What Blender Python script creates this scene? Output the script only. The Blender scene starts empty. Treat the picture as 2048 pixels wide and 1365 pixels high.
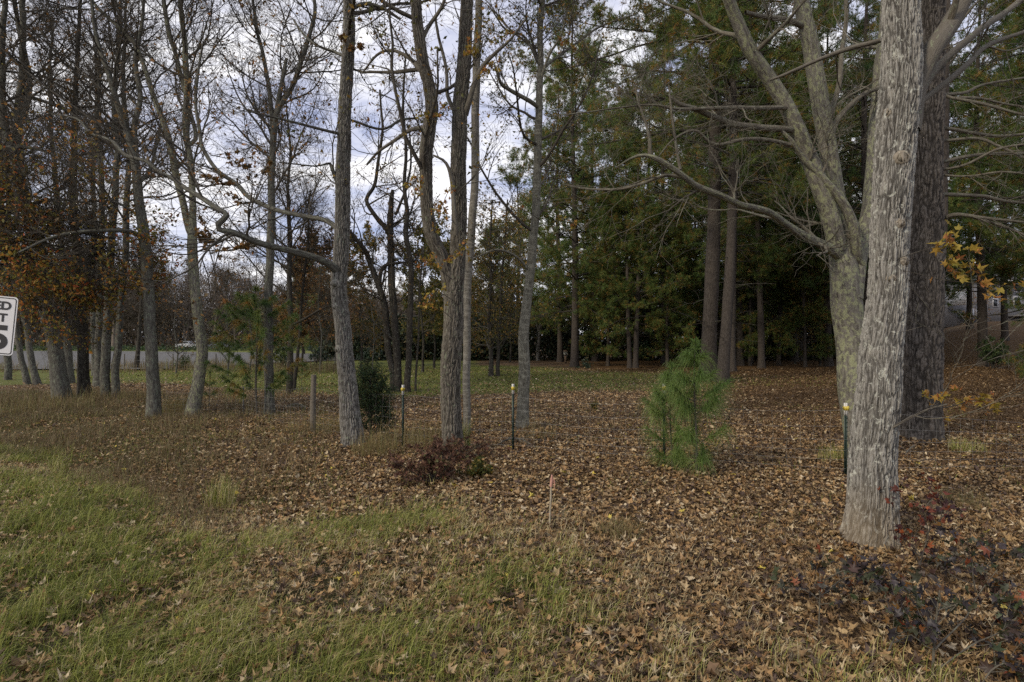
import bpy, math, random
import numpy as np
random.seed(7)
RS = np.random.RandomState
F, CX, CY, H = 1138.0, 1024.0, 682.5, 1.65
R_ = math.radians
C = bpy.context.scene.collection

# ------------------------------------------------------------------ helpers
def hsh(i, j, s):
    v = np.sin(i * 127.1 + j * 311.7 + s * 74.7) * 43758.5453
    return v - np.floor(v)

def vn(x, y, s=0):
    x = np.asarray(x, float); y = np.asarray(y, float)
    i = np.floor(x); j = np.floor(y); f = x - i; g = y - j
    f = f * f * (3 - 2 * f); g = g * g * (3 - 2 * g)
    return (hsh(i, j, s) * (1 - f) + hsh(i + 1, j, s) * f) * (1 - g) + (hsh(i, j + 1, s) * (1 - f) + hsh(i + 1, j + 1, s) * f) * g

def fbm(x, y, s=0, o=3):
    a = 0; w = 0.5; t = 0
    for k in range(o):
        a = a + w * vn(x * 2 ** k, y * 2 ** k, s + k); t += w; w *= 0.5
    return a / t

def sst(a, b, x):
    t = np.clip((x - a) / (b - a), 0, 1)
    return t * t * (3 - 2 * t)

def height(x, y):
    x = np.asarray(x, float); y = np.asarray(y, float)
    z = 0.10 * (fbm(x * 0.35 + 9, y * 0.35 + 4, 3) - 0.5) + 0.04 * (fbm(x * 1.6, y * 1.6, 5) - 0.5)
    z = z * sst(1, 4, np.hypot(x, y)) * (1 - 0.8 * sst(30, 60, y))
    # shallow ditch along the verge on the left
    ax, ay, bx, by = -7.5, 9.0, -1.2, 4.9
    dx, dy = bx - ax, by - ay; L = math.hypot(dx, dy)
    t = ((x - ax) * dx + (y - ay) * dy) / L / L
    d = np.abs((x - ax) * dy - (y - ay) * dx) / L
    z = z - 0.22 * np.exp(-(d / 0.75) ** 2) * sst(1.15, 0.7, t) * sst(-1.2, -0.4, t)
    # wooded hill on the right
    ang = x / np.maximum(y, 1)
    z = z + 3.9 * sst(22, 66, y) * sst(0.52, 0.86, ang) * sst(0, 10, y)
    z = z + 0.25 * np.exp(-((x - 6.9) ** 2 + (y - 9.9) ** 2) / 1.4) * 0.3
    z = z + 0.22 * np.exp(-((x + 0.8) ** 2 + (y - 27.5) ** 2) / 2.5)
    return z

def pix(x, y, z):
    return CX + F * x / y, CY - F * (z - H) / y

def gp(px, py):
    Y = F * H / (py - CY)
    for _ in range(30):
        X = (px - CX) / F * Y
        z = float(height(X, Y)); Y = 0.5 * Y + 0.5 * F * (H - z) / (py - CY)
    X = (px - CX) / F * Y
    return np.array([X, Y, float(height(X, Y))])

def W(px, py, Y):
    return np.array([(px - CX) / F * Y, Y, H - (py - CY) / F * Y])

def tag(o, label=None, cat=None, group=None, kind=None):
    if label: o['label'] = label
    if cat: o['category'] = cat
    if group: o['group'] = group
    if kind: o['kind'] = kind
    return o

def empty(name, loc, label=None, cat=None, group=None):
    o = bpy.data.objects.new(name, None); C.objects.link(o)
    o.location = loc; o.empty_display_size = 0.3
    return tag(o, label, cat, group)

def mesh(name, v, faces, mat, parent=None, attrs=None, smooth=True, origin=None, mats=None):
    """v (N,3) world coordinates; faces: list of int arrays (M,k)."""
    v = np.asarray(v, np.float32).reshape(-1, 3)
    if origin is not None: v = v - np.asarray(origin, np.float32)
    elif parent is not None: v = v - np.asarray(parent.location, np.float32)
    faces = [np.asarray(f, np.int32) for f in faces if len(f)]
    me = bpy.data.meshes.new(name)
    me.vertices.add(len(v)); me.vertices.foreach_set('co', v.ravel())
    tot = sum(f.size for f in faces); n = sum(len(f) for f in faces)
    me.loops.add(tot); me.polygons.add(n)
    me.loops.foreach_set('vertex_index', np.concatenate([f.ravel() for f in faces]))
    sizes = np.concatenate([np.full(len(f), f.shape[1], np.int32) for f in faces])
    st = np.concatenate([[0], np.cumsum(sizes)[:-1]]).astype(np.int32)
    me.polygons.foreach_set('loop_start', st)
    if smooth: me.polygons.foreach_set('use_smooth', np.ones(n, bool))
    if attrs:
        for k, a in attrs.items():
            a = np.asarray(a, np.float32)
            if a.ndim == 1:
                at = me.attributes.new(k, 'FLOAT', 'POINT'); at.data.foreach_set('value', a)
            else:
                at = me.attributes.new(k, 'FLOAT_VECTOR', 'POINT'); at.data.foreach_set('vector', a.ravel())
    me.materials.append(mat)
    me.update(calc_edges=True)
    o = bpy.data.objects.new(name, me); C.objects.link(o)
    if parent is not None: o.parent = parent
    elif origin is not None: o.location = origin
    return o

def nrm(v):
    return v / np.maximum(np.linalg.norm(v, axis=-1, keepdims=True), 1e-9)

class Buf:
    """collects geometry for one mesh"""
    def __init__(s): s.v = []; s.f3 = []; s.f4 = []; s.n = 0; s.a = {}
    def add(s, v, f3=None, f4=None, **at):
        v = np.asarray(v, np.float32).reshape(-1, 3)
        if f3 is not None and len(f3): s.f3.append(np.asarray(f3, np.int64).reshape(-1, 3) + s.n)
        if f4 is not None and len(f4): s.f4.append(np.asarray(f4, np.int64).reshape(-1, 4) + s.n)
        s.v.append(v); s.n += len(v)
        for k, a in at.items(): s.a.setdefault(k, []).append(a)
        return s
    def box(s, c, d, rot=0.0):
        x, y, z = [q / 2 for q in d]
        v = np.array([(i, j, k) for k in (-z, z) for j in (-y, y) for i in (-x, x)], float)
        cr, sr = math.cos(rot), math.sin(rot)
        v = np.stack([v[:, 0] * cr - v[:, 1] * sr, v[:, 0] * sr + v[:, 1] * cr, v[:, 2]], 1) + np.asarray(c)
        return s.add(v, f4=[(0, 2, 3, 1), (4, 5, 7, 6), (0, 1, 5, 4), (2, 6, 7, 3), (0, 4, 6, 2), (1, 3, 7, 5)])
    def prism(s, prof, y0, y1):
        n = len(prof)
        v = [(p[0], y0, p[1]) for p in prof] + [(p[0], y1, p[1]) for p in prof]
        s.add(v, f4=[(i, (i + 1) % n, n + (i + 1) % n, n + i) for i in range(n)])
        cx = sum(p[0] for p in prof) / n; cz = sum(p[1] for p in prof) / n
        b = len(v)
        for yy, off, fl in ((y0, 0, 1), (y1, n, 0)):
            vv = [(p[0], yy, p[1]) for p in prof] + [(cx, yy, cz)]
            t = [((i + 1) % n, i, n) if fl else (i, (i + 1) % n, n) for i in range(n)]
            s.add(vv, f3=t)
        return s
    def tube(s, P, Rr, sides=8, cap=True):
        v, q, bk = tubes(np.asarray([P], float), np.asarray([Rr], float), sides)
        s.add(v, f4=q)
        if cap:
            K = len(P)
            for base, ctr in ((0, P[0]), ((K - 1) * sides, P[-1])):
                ring = v[base:base + sides]
                s.add(np.vstack([ring, [ctr]]), f3=[(i, (i + 1) % sides, sides) for i in range(sides)])
        return s
    def make(s, name, mat, parent=None, smooth=True, origin=None):
        fs = []
        if s.f3: fs.append(np.concatenate(s.f3))
        if s.f4: fs.append(np.concatenate(s.f4))
        at = {k: np.concatenate(a) for k, a in s.a.items() if sum(len(q) for q in a) == s.n}
        return mesh(name, np.concatenate(s.v), fs, mat, parent, at, smooth, origin)

def tubes(P, Rr, sides, phase=0.0, rmod=None):
    N, K = P.shape[:2]
    t = nrm(np.gradient(P, axis=1))
    mt = nrm(t.mean(1))
    ref = np.where(np.abs(mt[:, :1]) > 0.8, np.array([[0, 1.0, 0]]), np.array([[1.0, 0, 0]]))[:, None, :]
    u = nrm(ref - (ref * t).sum(-1, keepdims=True) * t)
    w = np.cross(t, u)
    th = np.arange(sides) / sides * 2 * math.pi + phase
    rr = Rr[:, :, None, None]
    if rmod is not None: rr = rr * rmod[..., None]
    ring = u[:, :, None, :] * np.cos(th)[None, None, :, None] + w[:, :, None, :] * np.sin(th)[None, None, :, None]
    v = P[:, :, None, :] + ring * rr
    s = np.concatenate([np.zeros((N, 1)), np.cumsum(np.linalg.norm(np.diff(P, axis=1), axis=-1), 1)], 1)
    r0 = np.maximum(Rr[:, :1], 0.004)[:, :, None] * np.ones((N, K, sides))
    bk = np.stack([np.cos(th)[None, None, :] * r0, np.sin(th)[None, None, :] * r0, s[:, :, None] * np.ones((1, 1, sides))], -1)
    bk = bk + (np.arange(N) % 97)[:, None, None, None] * 0.37
    idx = np.arange(N * K * sides).reshape(N, K, sides)
    a = idx[:, :-1, :]; b = np.roll(a, -1, 2); c = np.roll(idx[:, 1:, :], -1, 2); d = idx[:, 1:, :]
    q = np.stack([a, b, c, d], -1).reshape(-1, 4)
    return v.reshape(-1, 3), q, bk.reshape(-1, 3)

def smooth_path(pts, n, wob=0.0, rng=None):
    """Catmull-Rom through rows (x,y,z,r) -> n rows"""
    p = np.asarray(pts, float); m = len(p)
    q = np.vstack([2 * p[0] - p[1], p, 2 * p[-1] - p[-2]])
    d = np.concatenate([[0], np.cumsum(np.linalg.norm(np.diff(p[:, :3], axis=0), axis=1))])
    s = np.linspace(0, d[-1], n)
    i = np.clip(np.searchsorted(d, s, side='right') - 1, 0, m - 2)
    t = ((s - d[i]) / np.maximum(d[i + 1] - d[i], 1e-9))[:, None]
    a, b, c, e = q[i], q[i + 1], q[i + 2], q[i + 3]
    r = 0.5 * (2 * b + (c - a) * t + (2 * a - 5 * b + 4 * c - e) * t ** 2 + (3 * b - a - 3 * c + e) * t ** 3)
    r[:, 3] = (b + (c - b) * t)[:, 3]
    if wob and rng is not None:
        ph = rng.uniform(0, 6.28, (6,)); L = d[-1]
        for k in range(3):
            f = (k + 1) * 2.2
            r[1:, 0] += wob * np.sin(s[1:] * f + ph[k]) / (k + 1)
            r[1:, 1] += wob * np.sin(s[1:] * f * 1.13 + ph[k + 3]) / (k + 1)
    return r

def grow(P, Rr, n, t0, t1, L, ang, K, rf, rmax, up, wob, rng, tip=0.3, fade=0.5):
    N, K0 = P.shape[:2]
    t = rng.uniform(t0, t1, (N, n)); x = t * (K0 - 1); i = np.clip(np.floor(x).astype(int), 0, K0 - 2); f = (x - i)[..., None]
    ar = np.arange(N)[:, None]
    a = P[ar, i]; b = P[ar, i + 1]
    pos = a * (1 - f) + b * f
    rad = Rr[ar, i] * (1 - f[..., 0]) + Rr[ar, i + 1] * f[..., 0]
    tan = nrm(b - a)
    rv = rng.normal(size=tan.shape); pr = nrm(rv - (rv * tan).sum(-1, keepdims=True) * tan)
    an = np.clip(rng.normal(ang[0], ang[1], (N, n)), 0.15, 2.2)[..., None]
    d = nrm(tan * np.cos(an) + pr * np.sin(an))
    ln = rng.uniform(L[0], L[1], (N, n)) * (1 - fade * (t - t0) / max(t1 - t0, 1e-3))
    M = N * n
    pos = pos.reshape(M, 3); d = d.reshape(M, 3); ln = ln.reshape(M, 1)
    out = np.empty((M, K, 3)); out[:, 0] = pos
    for k in range(1, K):
        d = nrm(d + rng.normal(0, wob, (M, 3)) + np.array([0, 0, up]))
        out[:, k] = out[:, k - 1] + d * ln / (K - 1)
    r0 = np.minimum(rad * rf, rmax).reshape(M, 1)
    r = r0 * np.linspace(1, tip, K)[None, :]
    return out, r

def rotmats(rng, n, tilt=None):
    """random rotations; tilt = max tilt from flat (None = any)"""
    if tilt is None:
        q = nrm(rng.normal(size=(n, 4)))
        w, x, y, z = q.T
        return np.stack([1 - 2 * (y * y + z * z), 2 * (x * y - z * w), 2 * (x * z + y * w),
                         2 * (x * y + z * w), 1 - 2 * (x * x + z * z), 2 * (y * z - x * w),
                         2 * (x * z - y * w), 2 * (y * z + x * w), 1 - 2 * (x * x + y * y)], -1).reshape(n, 3, 3)
    a = rng.uniform(0, 2 * math.pi, n); b = np.abs(rng.normal(0, tilt, n)); c = rng.uniform(0, 2 * math.pi, n)
    def Rz(t):
        M = np.zeros((n, 3, 3)); M[:, 0, 0] = np.cos(t); M[:, 0, 1] = -np.sin(t); M[:, 1, 0] = np.sin(t); M[:, 1, 1] = np.cos(t); M[:, 2, 2] = 1; return M
    M = np.zeros((n, 3, 3)); M[:, 0, 0] = 1; M[:, 1, 1] = np.cos(b); M[:, 1, 2] = -np.sin(b); M[:, 2, 1] = np.sin(b); M[:, 2, 2] = np.cos(b)
    return Rz(a) @ M @ Rz(c)

def leaf_shape(kind):
    if kind == 'simple':
        v = np.array([(0, 0, 0), (.26, .4, .10), (0, 1, 0.02), (-.26, .4, .10)]); t = [(0, 1, 2), (0, 2, 3)]
    elif kind == 'oval':
        v = np.array([(0, 0, 0), (.22, .22, .06), (.24, .6, .08), (0, 1, -0.05), (-.24, .6, .08), (-.22, .22, .06), (0, .5, 0)])
        t = [(0, 1, 6), (1, 2, 6), (2, 3, 6), (3, 4, 6), (4, 5, 6), (5, 0, 6)]
    elif kind == 'star':     # five long lobes
        o = []
        for k in range(5):
            a = R_(90 + (k - 2) * 58); l = [.62, .85, 1.0, .85, .62][k]
            o.append((math.cos(a) * l, math.sin(a) * l + .12, -.08))
            if k < 4:
                b = a + R_(29); o.append((math.cos(b) * .34, math.sin(b) * .34 + .14, .07))
        o = o + [(0, -.28, 0)]
        v = np.array([(0, 0.05, 0)] + o); n = len(o); t = [(0, 1 + i, 1 + (i + 1) % n) for i in range(n)]
        v[:, :2] *= .62
    elif kind == 'dry2':
        n = 10; v = np.array([(0, .3, 0)] + [(math.cos(k * 2 * math.pi / n) * .5, math.sin(k * 2 * math.pi / n) * .5 + .3, 0) for k in range(n)] + [(math.cos(k * 2 * math.pi / n) * .25, math.sin(k * 2 * math.pi / n) * .25 + .3, 0) for k in range(n)])
        t = [(0, 11 + i, 11 + (i + 1) % n) for i in range(n)] + [(11 + i, 1 + i, 1 + (i + 1) % n) for i in range(n)] + [(11 + i, 1 + (i + 1) % n, 11 + (i + 1) % n) for i in range(n)]
    elif kind == 'dry':      # irregular curled leaf, outline varied per leaf
        n = 9; v = np.array([(0, .3, 0)] + [(math.cos(k * 2 * math.pi / n) * .5, math.sin(k * 2 * math.pi / n) * .5 + .3, 0) for k in range(n)])
        t = [(0, 1 + i, 1 + (i + 1) % n) for i in range(n)]
    else:                    # dry lobed litter leaf
        o = []
        rr = [.95, .45, .85, .4, .7, .3, .55, .3, .7, .4, .85, .45]
        for k, r in enumerate(rr):
            a = R_(90 - k * 30); o.append((math.cos(a) * r * .5, math.sin(a) * r * .6 + .3, 0))
        v = np.array([(0, .3, 0)] + o); n = len(o); t = [(0, 1 + (i + 1) % n, 1 + i) for i in range(n)]
    return v, np.array(t)

def leaves(pos, size, kind, rng, tilt=None, curl=0.0, jit=0.25):
    """returns verts, tris, rnd attribute"""
    v, t = leaf_shape(kind); n = len(pos); k = len(v)
    M = rotmats(rng, n, tilt)
    s = size * rng.uniform(1 - jit, 1 + jit, n) * (1 + .15 * (rng.uniform(0, 1, n) > .9))
    V = np.repeat(v[None], n, 0).astype(float)
    V[:, :, 0] *= rng.uniform(.5 if kind[:3] == 'dry' else .75, 1.2, n)[:, None]
    if kind[:3] == 'dry':
        m_ = 9 if kind == 'dry' else 10
        lob = rng.uniform(.45, 1.15, (n, m_)); al = (np.arange(m_) % 2) * rng.uniform(.0, .5, (n, 1)) * np.sign(rng.normal(size=(n, 1)) + .6)
        if kind == 'dry2': al = (np.arange(m_) % 2) * rng.uniform(.25, .62, (n, 1)); lob = np.where(np.arange(m_) % 2 == 0, rng.uniform(.8, 1.25, (n, m_)), lob * .95)
        lob = np.clip(lob - al, .22, 1.25)[:, :, None]
        if kind == 'dry2': lob = np.concatenate([lob, lob * .6 + .4], 1)
        V[:, 1:] = V[:, :1] + (V[:, 1:] - V[:, :1]) * lob * np.array([1, 1, 1.0])
        fold = np.abs(rng.normal(0, .65, (n, 1))); a0 = rng.uniform(0, 3.14, (n, 1))
        q = (V[:, :, 0]) * np.cos(a0) + (V[:, :, 1] - .3) * np.sin(a0)
        ph2 = rng.uniform(0, 6.28, (n, 1)); V[:, :, 2] += fold * np.abs(q) * .8 + rng.normal(0, .035, (n, k)) + .10 * np.sin(V[:, :, 0] * 8 + ph2) * np.cos(V[:, :, 1] * 7 + ph2) + (1.0 if kind == 'dry2' else .9) * rng.normal(.3, .75, (n, 1)) * ((V[:, :, 0]) ** 2 + (V[:, :, 1] - .3) ** 2)
    elif curl:
        c = rng.normal(0, curl, n)[:, None]; c2 = np.abs(rng.normal(0, curl, n))[:, None]
        ph = rng.uniform(0, 6.28, (n, 1))
        V[:, :, 2] += c * (V[:, :, 1] - .35) ** 2 * 1.6 + c2 * V[:, :, 0] ** 2 * 3 + rng.normal(0, .05, (n, k)) + .06 * np.sin(V[:, :, 0] * 9 + ph)
    V = np.einsum('nij,nkj->nki', M, V * s[:, None, None]) + pos[:, None, :]
    T = t[None] + (np.arange(n) * k)[:, None, None]
    rnd = np.repeat(rng.uniform(0, 1, n), k)
    return V.reshape(-1, 3), T.reshape(-1, 3), rnd

def needles(pos, d, n, L, w, spread, rng, droop=0.0, seg=1, tone=None):
    """tufts of needles at pos pointing d"""
    m = len(pos)
    dd = nrm(d[:, None, :] + rng.normal(0, spread, (m, n, 3)))
    l = L * rng.uniform(.7, 1.1, (m, n, 1))
    p0 = pos[:, None, :] + dd * 0.0 - d[:, None, :] * rng.uniform(0, .5, (m, n, 1)) * L * .7
    side = nrm(np.cross(dd, nrm(rng.normal(size=dd.shape)))) * w * .5
    rn = np.repeat((rng.uniform(0, 1, m) if tone is None else tone)[:, None] * .8 + rng.uniform(0, .2, (m, n)), 1, 1)
    if seg == 1:
        p1 = p0 + dd * l + np.array([0, 0, -1.0]) * droop * l
        V = np.stack([p0 - side, p0 + side, p1], 2).reshape(-1, 3)
        T = np.arange(m * n * 3).reshape(-1, 3)
        return V, T, np.repeat(rn.reshape(-1), 3)
    pm = p0 + dd * l * .5 + np.array([0, 0, -1.0]) * droop * .22 * l
    p1 = p0 + dd * l * .93 + np.array([0, 0, -1.0]) * droop * l
    V = np.stack([p0 - side, p0 + side, pm - side * .8, pm + side * .8, p1], 2).reshape(-1, 3)
    b = (np.arange(m * n) * 5)[:, None]
    T = np.concatenate([b + np.array([[0, 1, 3]]), b + np.array([[0, 3, 2]]), b + np.array([[2, 3, 4]])], 0)
    return V, T, np.repeat(rn.reshape(-1), 5)

# ------------------------------------------------------------------ materials
def newmat(name):
    m = bpy.data.materials.new(name); m.use_nodes = True; nt = m.node_tree
    b = nt.nodes['Principled BSDF']; return m, nt, b

def N_(nt, t, **kw):
    n = nt.nodes.new(t)
    for k, v in kw.items(): setattr(n, k, v)
    return n

def ramp(nt, stops, fac, interp='LINEAR'):
    r = N_(nt, 'ShaderNodeValToRGB'); e = r.color_ramp; e.interpolation = interp
    while len(e.elements) < len(stops): e.elements.new(.5)
    for el, (p, c) in zip(e.elements, stops):
        el.position = p; el.color = (*c, 1) if len(c) == 3 else c
    nt.links.new(fac, r.inputs[0]); return r.outputs[0]

def mixc(nt, fac, a, b, mode='MIX'):
    n = N_(nt, 'ShaderNodeMix', data_type='RGBA', blend_type=mode)
    for s, v in ((n.inputs[0], fac), (n.inputs[6], a), (n.inputs[7], b)):
        if hasattr(v, 'is_linked') or hasattr(v, 'links'): nt.links.new(v, s)
        elif isinstance(v, (int, float)): s.default_value = v
        else: s.default_value = (*v, 1)
    return n.outputs[2]

def noise(nt, vec, scale, detail=4, rough=.55, mapping=None, dist=0.0):
    if mapping:
        mp = N_(nt, 'ShaderNodeMapping'); mp.inputs['Scale'].default_value = mapping
        nt.links.new(vec, mp.inputs[0]); vec = mp.outputs[0]
    n = N_(nt, 'ShaderNodeTexNoise'); n.inputs['Scale'].default_value = scale; n.inputs['Detail'].default_value = detail
    n.inputs['Roughness'].default_value = rough; n.inputs['Distortion'].default_value = dist
    nt.links.new(vec, n.inputs['Vector']); return n.outputs['Fac']

def attr(nt, name, out='Fac'):
    n = N_(nt, 'ShaderNodeAttribute', attribute_name=name); return n.outputs[out]

def bark(name, light, dark, lichen=(.33, .36, .27), lam=.25, sc=1.0, plate=False, mud=None, ring=False, strength=.8):
    m, nt, b = newmat(name)
    vec = attr(nt, 'bk', 'Vector')
    n1 = noise(nt, vec, 34 * sc, 5, .65, (1, 1, .22), .4)
    n2 = noise(nt, vec, 5 * sc, 4, .6, (1, 1, .6))
    n3 = noise(nt, vec, 120 * sc, 3, .6, (1, 1, .5))
    col = ramp(nt, [(.34, dark), (.6, light)], n1)
    if plate:
        pl = attr(nt, 'plate')
        c2 = ramp(nt, [(.12, tuple(q * .6 for q in dark)), (.36, tuple(q * .36 for q in light)), (.72, light)], pl)
        col = mixc(nt, .8, col, c2)
    if ring:
        n4 = noise(nt, vec, 16 * sc, 3, .6, (.25, .25, 1.6))
        col = mixc(nt, ramp(nt, [(.52, (0, 0, 0)), (.62, (.7, .7, .7))], n4), col, tuple(min(1, q * 1.5) for q in light))
    col = mixc(nt, ramp(nt, [(.35, (0, 0, 0)), (.75, (.5, .5, .5))], n2), col, tuple(q * .62 for q in light))
    n5 = noise(nt, vec, 17 * sc, 6, .75, (1, 1, .8), .6)
    lf = ramp(nt, [(.62 - lam * .3, (0, 0, 0)), (.68 - lam * .3, (.85, .85, .85))], n5)
    col = mixc(nt, lf, col, mixc(nt, n3, tuple(q * .7 for q in lichen), tuple(min(1, q * 1.25) for q in lichen)))
    if mud:
        sx = N_(nt, 'ShaderNodeSeparateXYZ'); nt.links.new(vec, sx.inputs[0])
        mr = N_(nt, 'ShaderNodeMapRange'); mr.inputs[1].default_value = mud[3]; mr.inputs[2].default_value = mud[3] * .25
        ad = N_(nt, 'ShaderNodeMath', operation='ADD'); nt.links.new(sx.outputs[2], ad.inputs[0])
        mm = N_(nt, 'ShaderNodeMath', operation='MULTIPLY'); nt.links.new(n2, mm.inputs[0]); mm.inputs[1].default_value = -.35
        nt.links.new(mm.outputs[0], ad.inputs[1]); nt.links.new(ad.outputs[0], mr.inputs[0])
        col = mixc(nt, mr.outputs[0], col, mixc(nt, .5, mud[:3], col, 'MIX'))
    nt.links.new(col, b.inputs['Base Color'])
    b.inputs['Roughness'].default_value = .92; b.inputs['Specular IOR Level'].default_value = .15
    bp = N_(nt, 'ShaderNodeBump'); bp.inputs['Strength'].default_value = strength; bp.inputs['Distance'].default_value = .02
    ad2 = N_(nt, 'ShaderNodeMath', operation='MULTIPLY_ADD'); nt.links.new(n3, ad2.inputs[0]); ad2.inputs[1].default_value = .35; nt.links.new(n1, ad2.inputs[2])
    nt.links.new(ad2.outputs[0], bp.inputs['Height']); nt.links.new(bp.outputs[0], b.inputs['Normal'])
    return m

def leafmat(name, stops, trans=.35, rough=.6, spec=.3):
    m, nt, b = newmat(name)
    col = ramp(nt, stops, attr(nt, 'rnd'))
    g = N_(nt, 'ShaderNodeTexCoord')
    n = noise(nt, g.outputs['Object'], 28, 3)
    col = mixc(nt, 1.0, col, ramp(nt, [(.3, (.62, .62, .62)), (.7, (1.2, 1.2, 1.2))], n), 'MULTIPLY')
    nt.links.new(col, b.inputs['Base Color']); b.inputs['Roughness'].default_value = rough
    b.inputs['Specular IOR Level'].default_value = spec
    if trans:
        tr = N_(nt, 'ShaderNodeBsdfTranslucent'); nt.links.new(col, tr.inputs[0])
        mx = N_(nt, 'ShaderNodeMixShader'); mx.inputs[0].default_value = trans
        nt.links.new(b.outputs[0], mx.inputs[1]); nt.links.new(tr.outputs[0], mx.inputs[2])
        nt.links.new(mx.outputs[0], nt.nodes['Material Output'].inputs[0])
    return m

def plain(name, col, rough=.7, metal=0, var=.2, sc=20):
    m, nt, b = newmat(name)
    g = N_(nt, 'ShaderNodeTexCoord')
    n = noise(nt, g.outputs['Object'], sc, 5)
    lo = tuple(q * (1 - var) for q in col); hi = tuple(min(1, q * (1 + var)) for q in col)
    nt.links.new(ramp(nt, [(.3, lo), (.7, hi)], n), b.inputs['Base Color'])
    b.inputs['Roughness'].default_value = rough; b.inputs['Metallic'].default_value = metal
    return m

M = {}
M['sweet'] = bark('grey furrowed bark', (.285, .275, .25), (.028, .022, .018), (.44, .45, .40), .22, 1, True, (.24, .19, .125, .5))
M['oak'] = bark('grey oak bark', (.23, .22, .20), (.03, .025, .02), (.25, .28, .22), .16, 1, True)
M['hick'] = bark('brown furrowed bark', (.17, .155, .13), (.027, .022, .017), (.22, .25, .17), .12, 1, True)
M['maple'] = bark('lichened maple bark', (.19, .18, .155), (.045, .04, .034), (.26, .275, .165), .40, 1, False)
M['pinebig'] = bark('pine plate bark', (.125, .112, .10), (.022, .019, .017), (.25, .24, .2), .0, 1, True)
M['pine'] = bark('pine bark', (.082, .070, .060), (.02, .017, .015), (.2, .2, .17), .0, 1.0)
M['grey'] = bark('grey bark', (.135, .13, .112), (.032, .03, .026), (.19, .21, .16), .28, .9)
M['dark'] = bark('dark bark', (.06, .054, .046), (.018, .016, .014), (.2, .21, .16), .15, .9)
M['pale'] = bark('smooth pale bark', (.19, .18, .155), (.08, .072, .06), (.26, .28, .23), .15, 1.0, ring=True, strength=.3)
M['birchy'] = bark('mottled grey bark', (.17, .165, .135), (.055, .052, .042), (.27, .27, .22), .25, 1.0, ring=True, strength=.4)
M['twig'] = bark('twig bark', (.10, .09, .075), (.04, .035, .03), (.15, .15, .12), .2, 1)
M['twigpale'] = bark('pale bare twig bark', (.17, .155, .125), (.065, .055, .042), (.19, .2, .15), .3, 1)
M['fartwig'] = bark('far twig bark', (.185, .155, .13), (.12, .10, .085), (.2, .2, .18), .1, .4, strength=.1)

M['needle'] = leafmat('pine needles', [(0, (.052, .105, .036)), (.38, (.105, .17, .046)), (.66, (.18, .225, .055)), (.8, (.31, .22, .06)), (1, (.40, .19, .055))], .42, .5)
M['needle2'] = leafmat('darker pine needles', [(0, (.042, .088, .034)), (.45, (.082, .14, .042)), (.72, (.14, .175, .048)), (.87, (.28, .18, .05)), (1, (.36, .17, .05))], .42, .5)
M['young'] = leafmat('young pine needles', [(0, (.075, .14, .035)), (.6, (.15, .23, .055)), (1, (.26, .31, .09))], .35, .45)
M['cedar'] = leafmat('cedar foliage', [(0, (.018, .045, .018)), (.7, (.05, .085, .028)), (1, (.10, .12, .035))], .2, .6)
M['holly'] = leafmat('glossy evergreen leaves', [(0, (.012, .03, .018)), (.7, (.03, .06, .03)), (1, (.05, .09, .04))], .15, .3, .5)
M['brownleaf'] = leafmat('brown hanging leaves', [(0, (.06, .045, .025)), (.4, (.15, .10, .04)), (.75, (.27, .15, .045)), (1, (.34, .15, .05))], .4)
M['olive'] = leafmat('olive and yellow leaves', [(0, (.05, .06, .02)), (.45, (.13, .13, .035)), (.75, (.28, .20, .045)), (1, (.36, .18, .04))], .4)
M['orange'] = leafmat('orange oak leaves', [(0, (.14, .15, .035)), (.35, (.27, .24, .05)), (.62, (.45, .27, .055)), (.85, (.52, .21, .05)), (1, (.46, .12, .04))], .5)
M['gold'] = leafmat('golden sweetgum leaves', [(0, (.24, .22, .04)), (.5, (.38, .26, .045)), (.8, (.40, .19, .05)), (1, (.32, .12, .045))], .4)
M['redleaf'] = leafmat('dark red shrub leaves', [(0, (.06, .03, .022)), (.45, (.13, .06, .04)), (.8, (.23, .13, .08)), (1, (.10, .11, .04))], .3)
M['plum'] = leafmat('plum and green sapling leaves', [(0, (.03, .028, .032)), (.35, (.065, .05, .055)), (.6, (.05, .07, .03)), (.8, (.06, .035, .03)), (.93, (.17, .09, .025)), (1, (.2, .045, .025))], .2, .45)
M['redsap'] = leafmat('red sapling leaves', [(0, (.035, .025, .03)), (.5, (.075, .03, .028)), (.8, (.17, .045, .025)), (1, (.36, .10, .03))], .3)
M['yellowgreen'] = leafmat('yellow green understory leaves', [(0, (.05, .075, .02)), (.6, (.12, .12, .03)), (1, (.26, .17, .035))], .4)
M['litter'] = leafmat('dry leaf litter', [(0, (.065, .042, .03)), (.14, (.11, .075, .058)), (.28, (.19, .115, .05)), (.42, (.25, .18, .10)), (.56, (.33, .20, .085)), (.7, (.42, .31, .16)), (.8, (.31, .17, .07)), (.9, (.46, .36, .21)), (1, (.58, .48, .33))], .15, .65)
M['litterdark'] = leafmat('rusty leaf and needle litter', [(0, (.06, .038, .02)), (.4, (.13, .078, .036)), (.75, (.21, .13, .06)), (1, (.34, .24, .13))], .1, .7)
M['yellowlit'] = leafmat('fresh yellow fallen leaves', [(0, (.55, .42, .06)), (1, (.62, .52, .12))], .2)
M['grassg'] = leafmat('green grass blades', [(0, (.09, .11, .025)), (.3, (.22, .26, .05)), (.55, (.38, .39, .10)), (.78, (.47, .41, .19)), (1, (.56, .48, .29))], .35, .5)
M['grassdry'] = leafmat('dry brown weeds', [(0, (.10, .085, .045)), (.4, (.18, .13, .07)), (.7, (.27, .20, .11)), (1, (.17, .20, .06))], .3)
M['straw'] = leafmat('tawny bunch grass', [(0, (.17, .12, .055)), (.5, (.29, .22, .10)), (.8, (.20, .21, .07)), (1, (.36, .30, .16))], .35)
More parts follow.
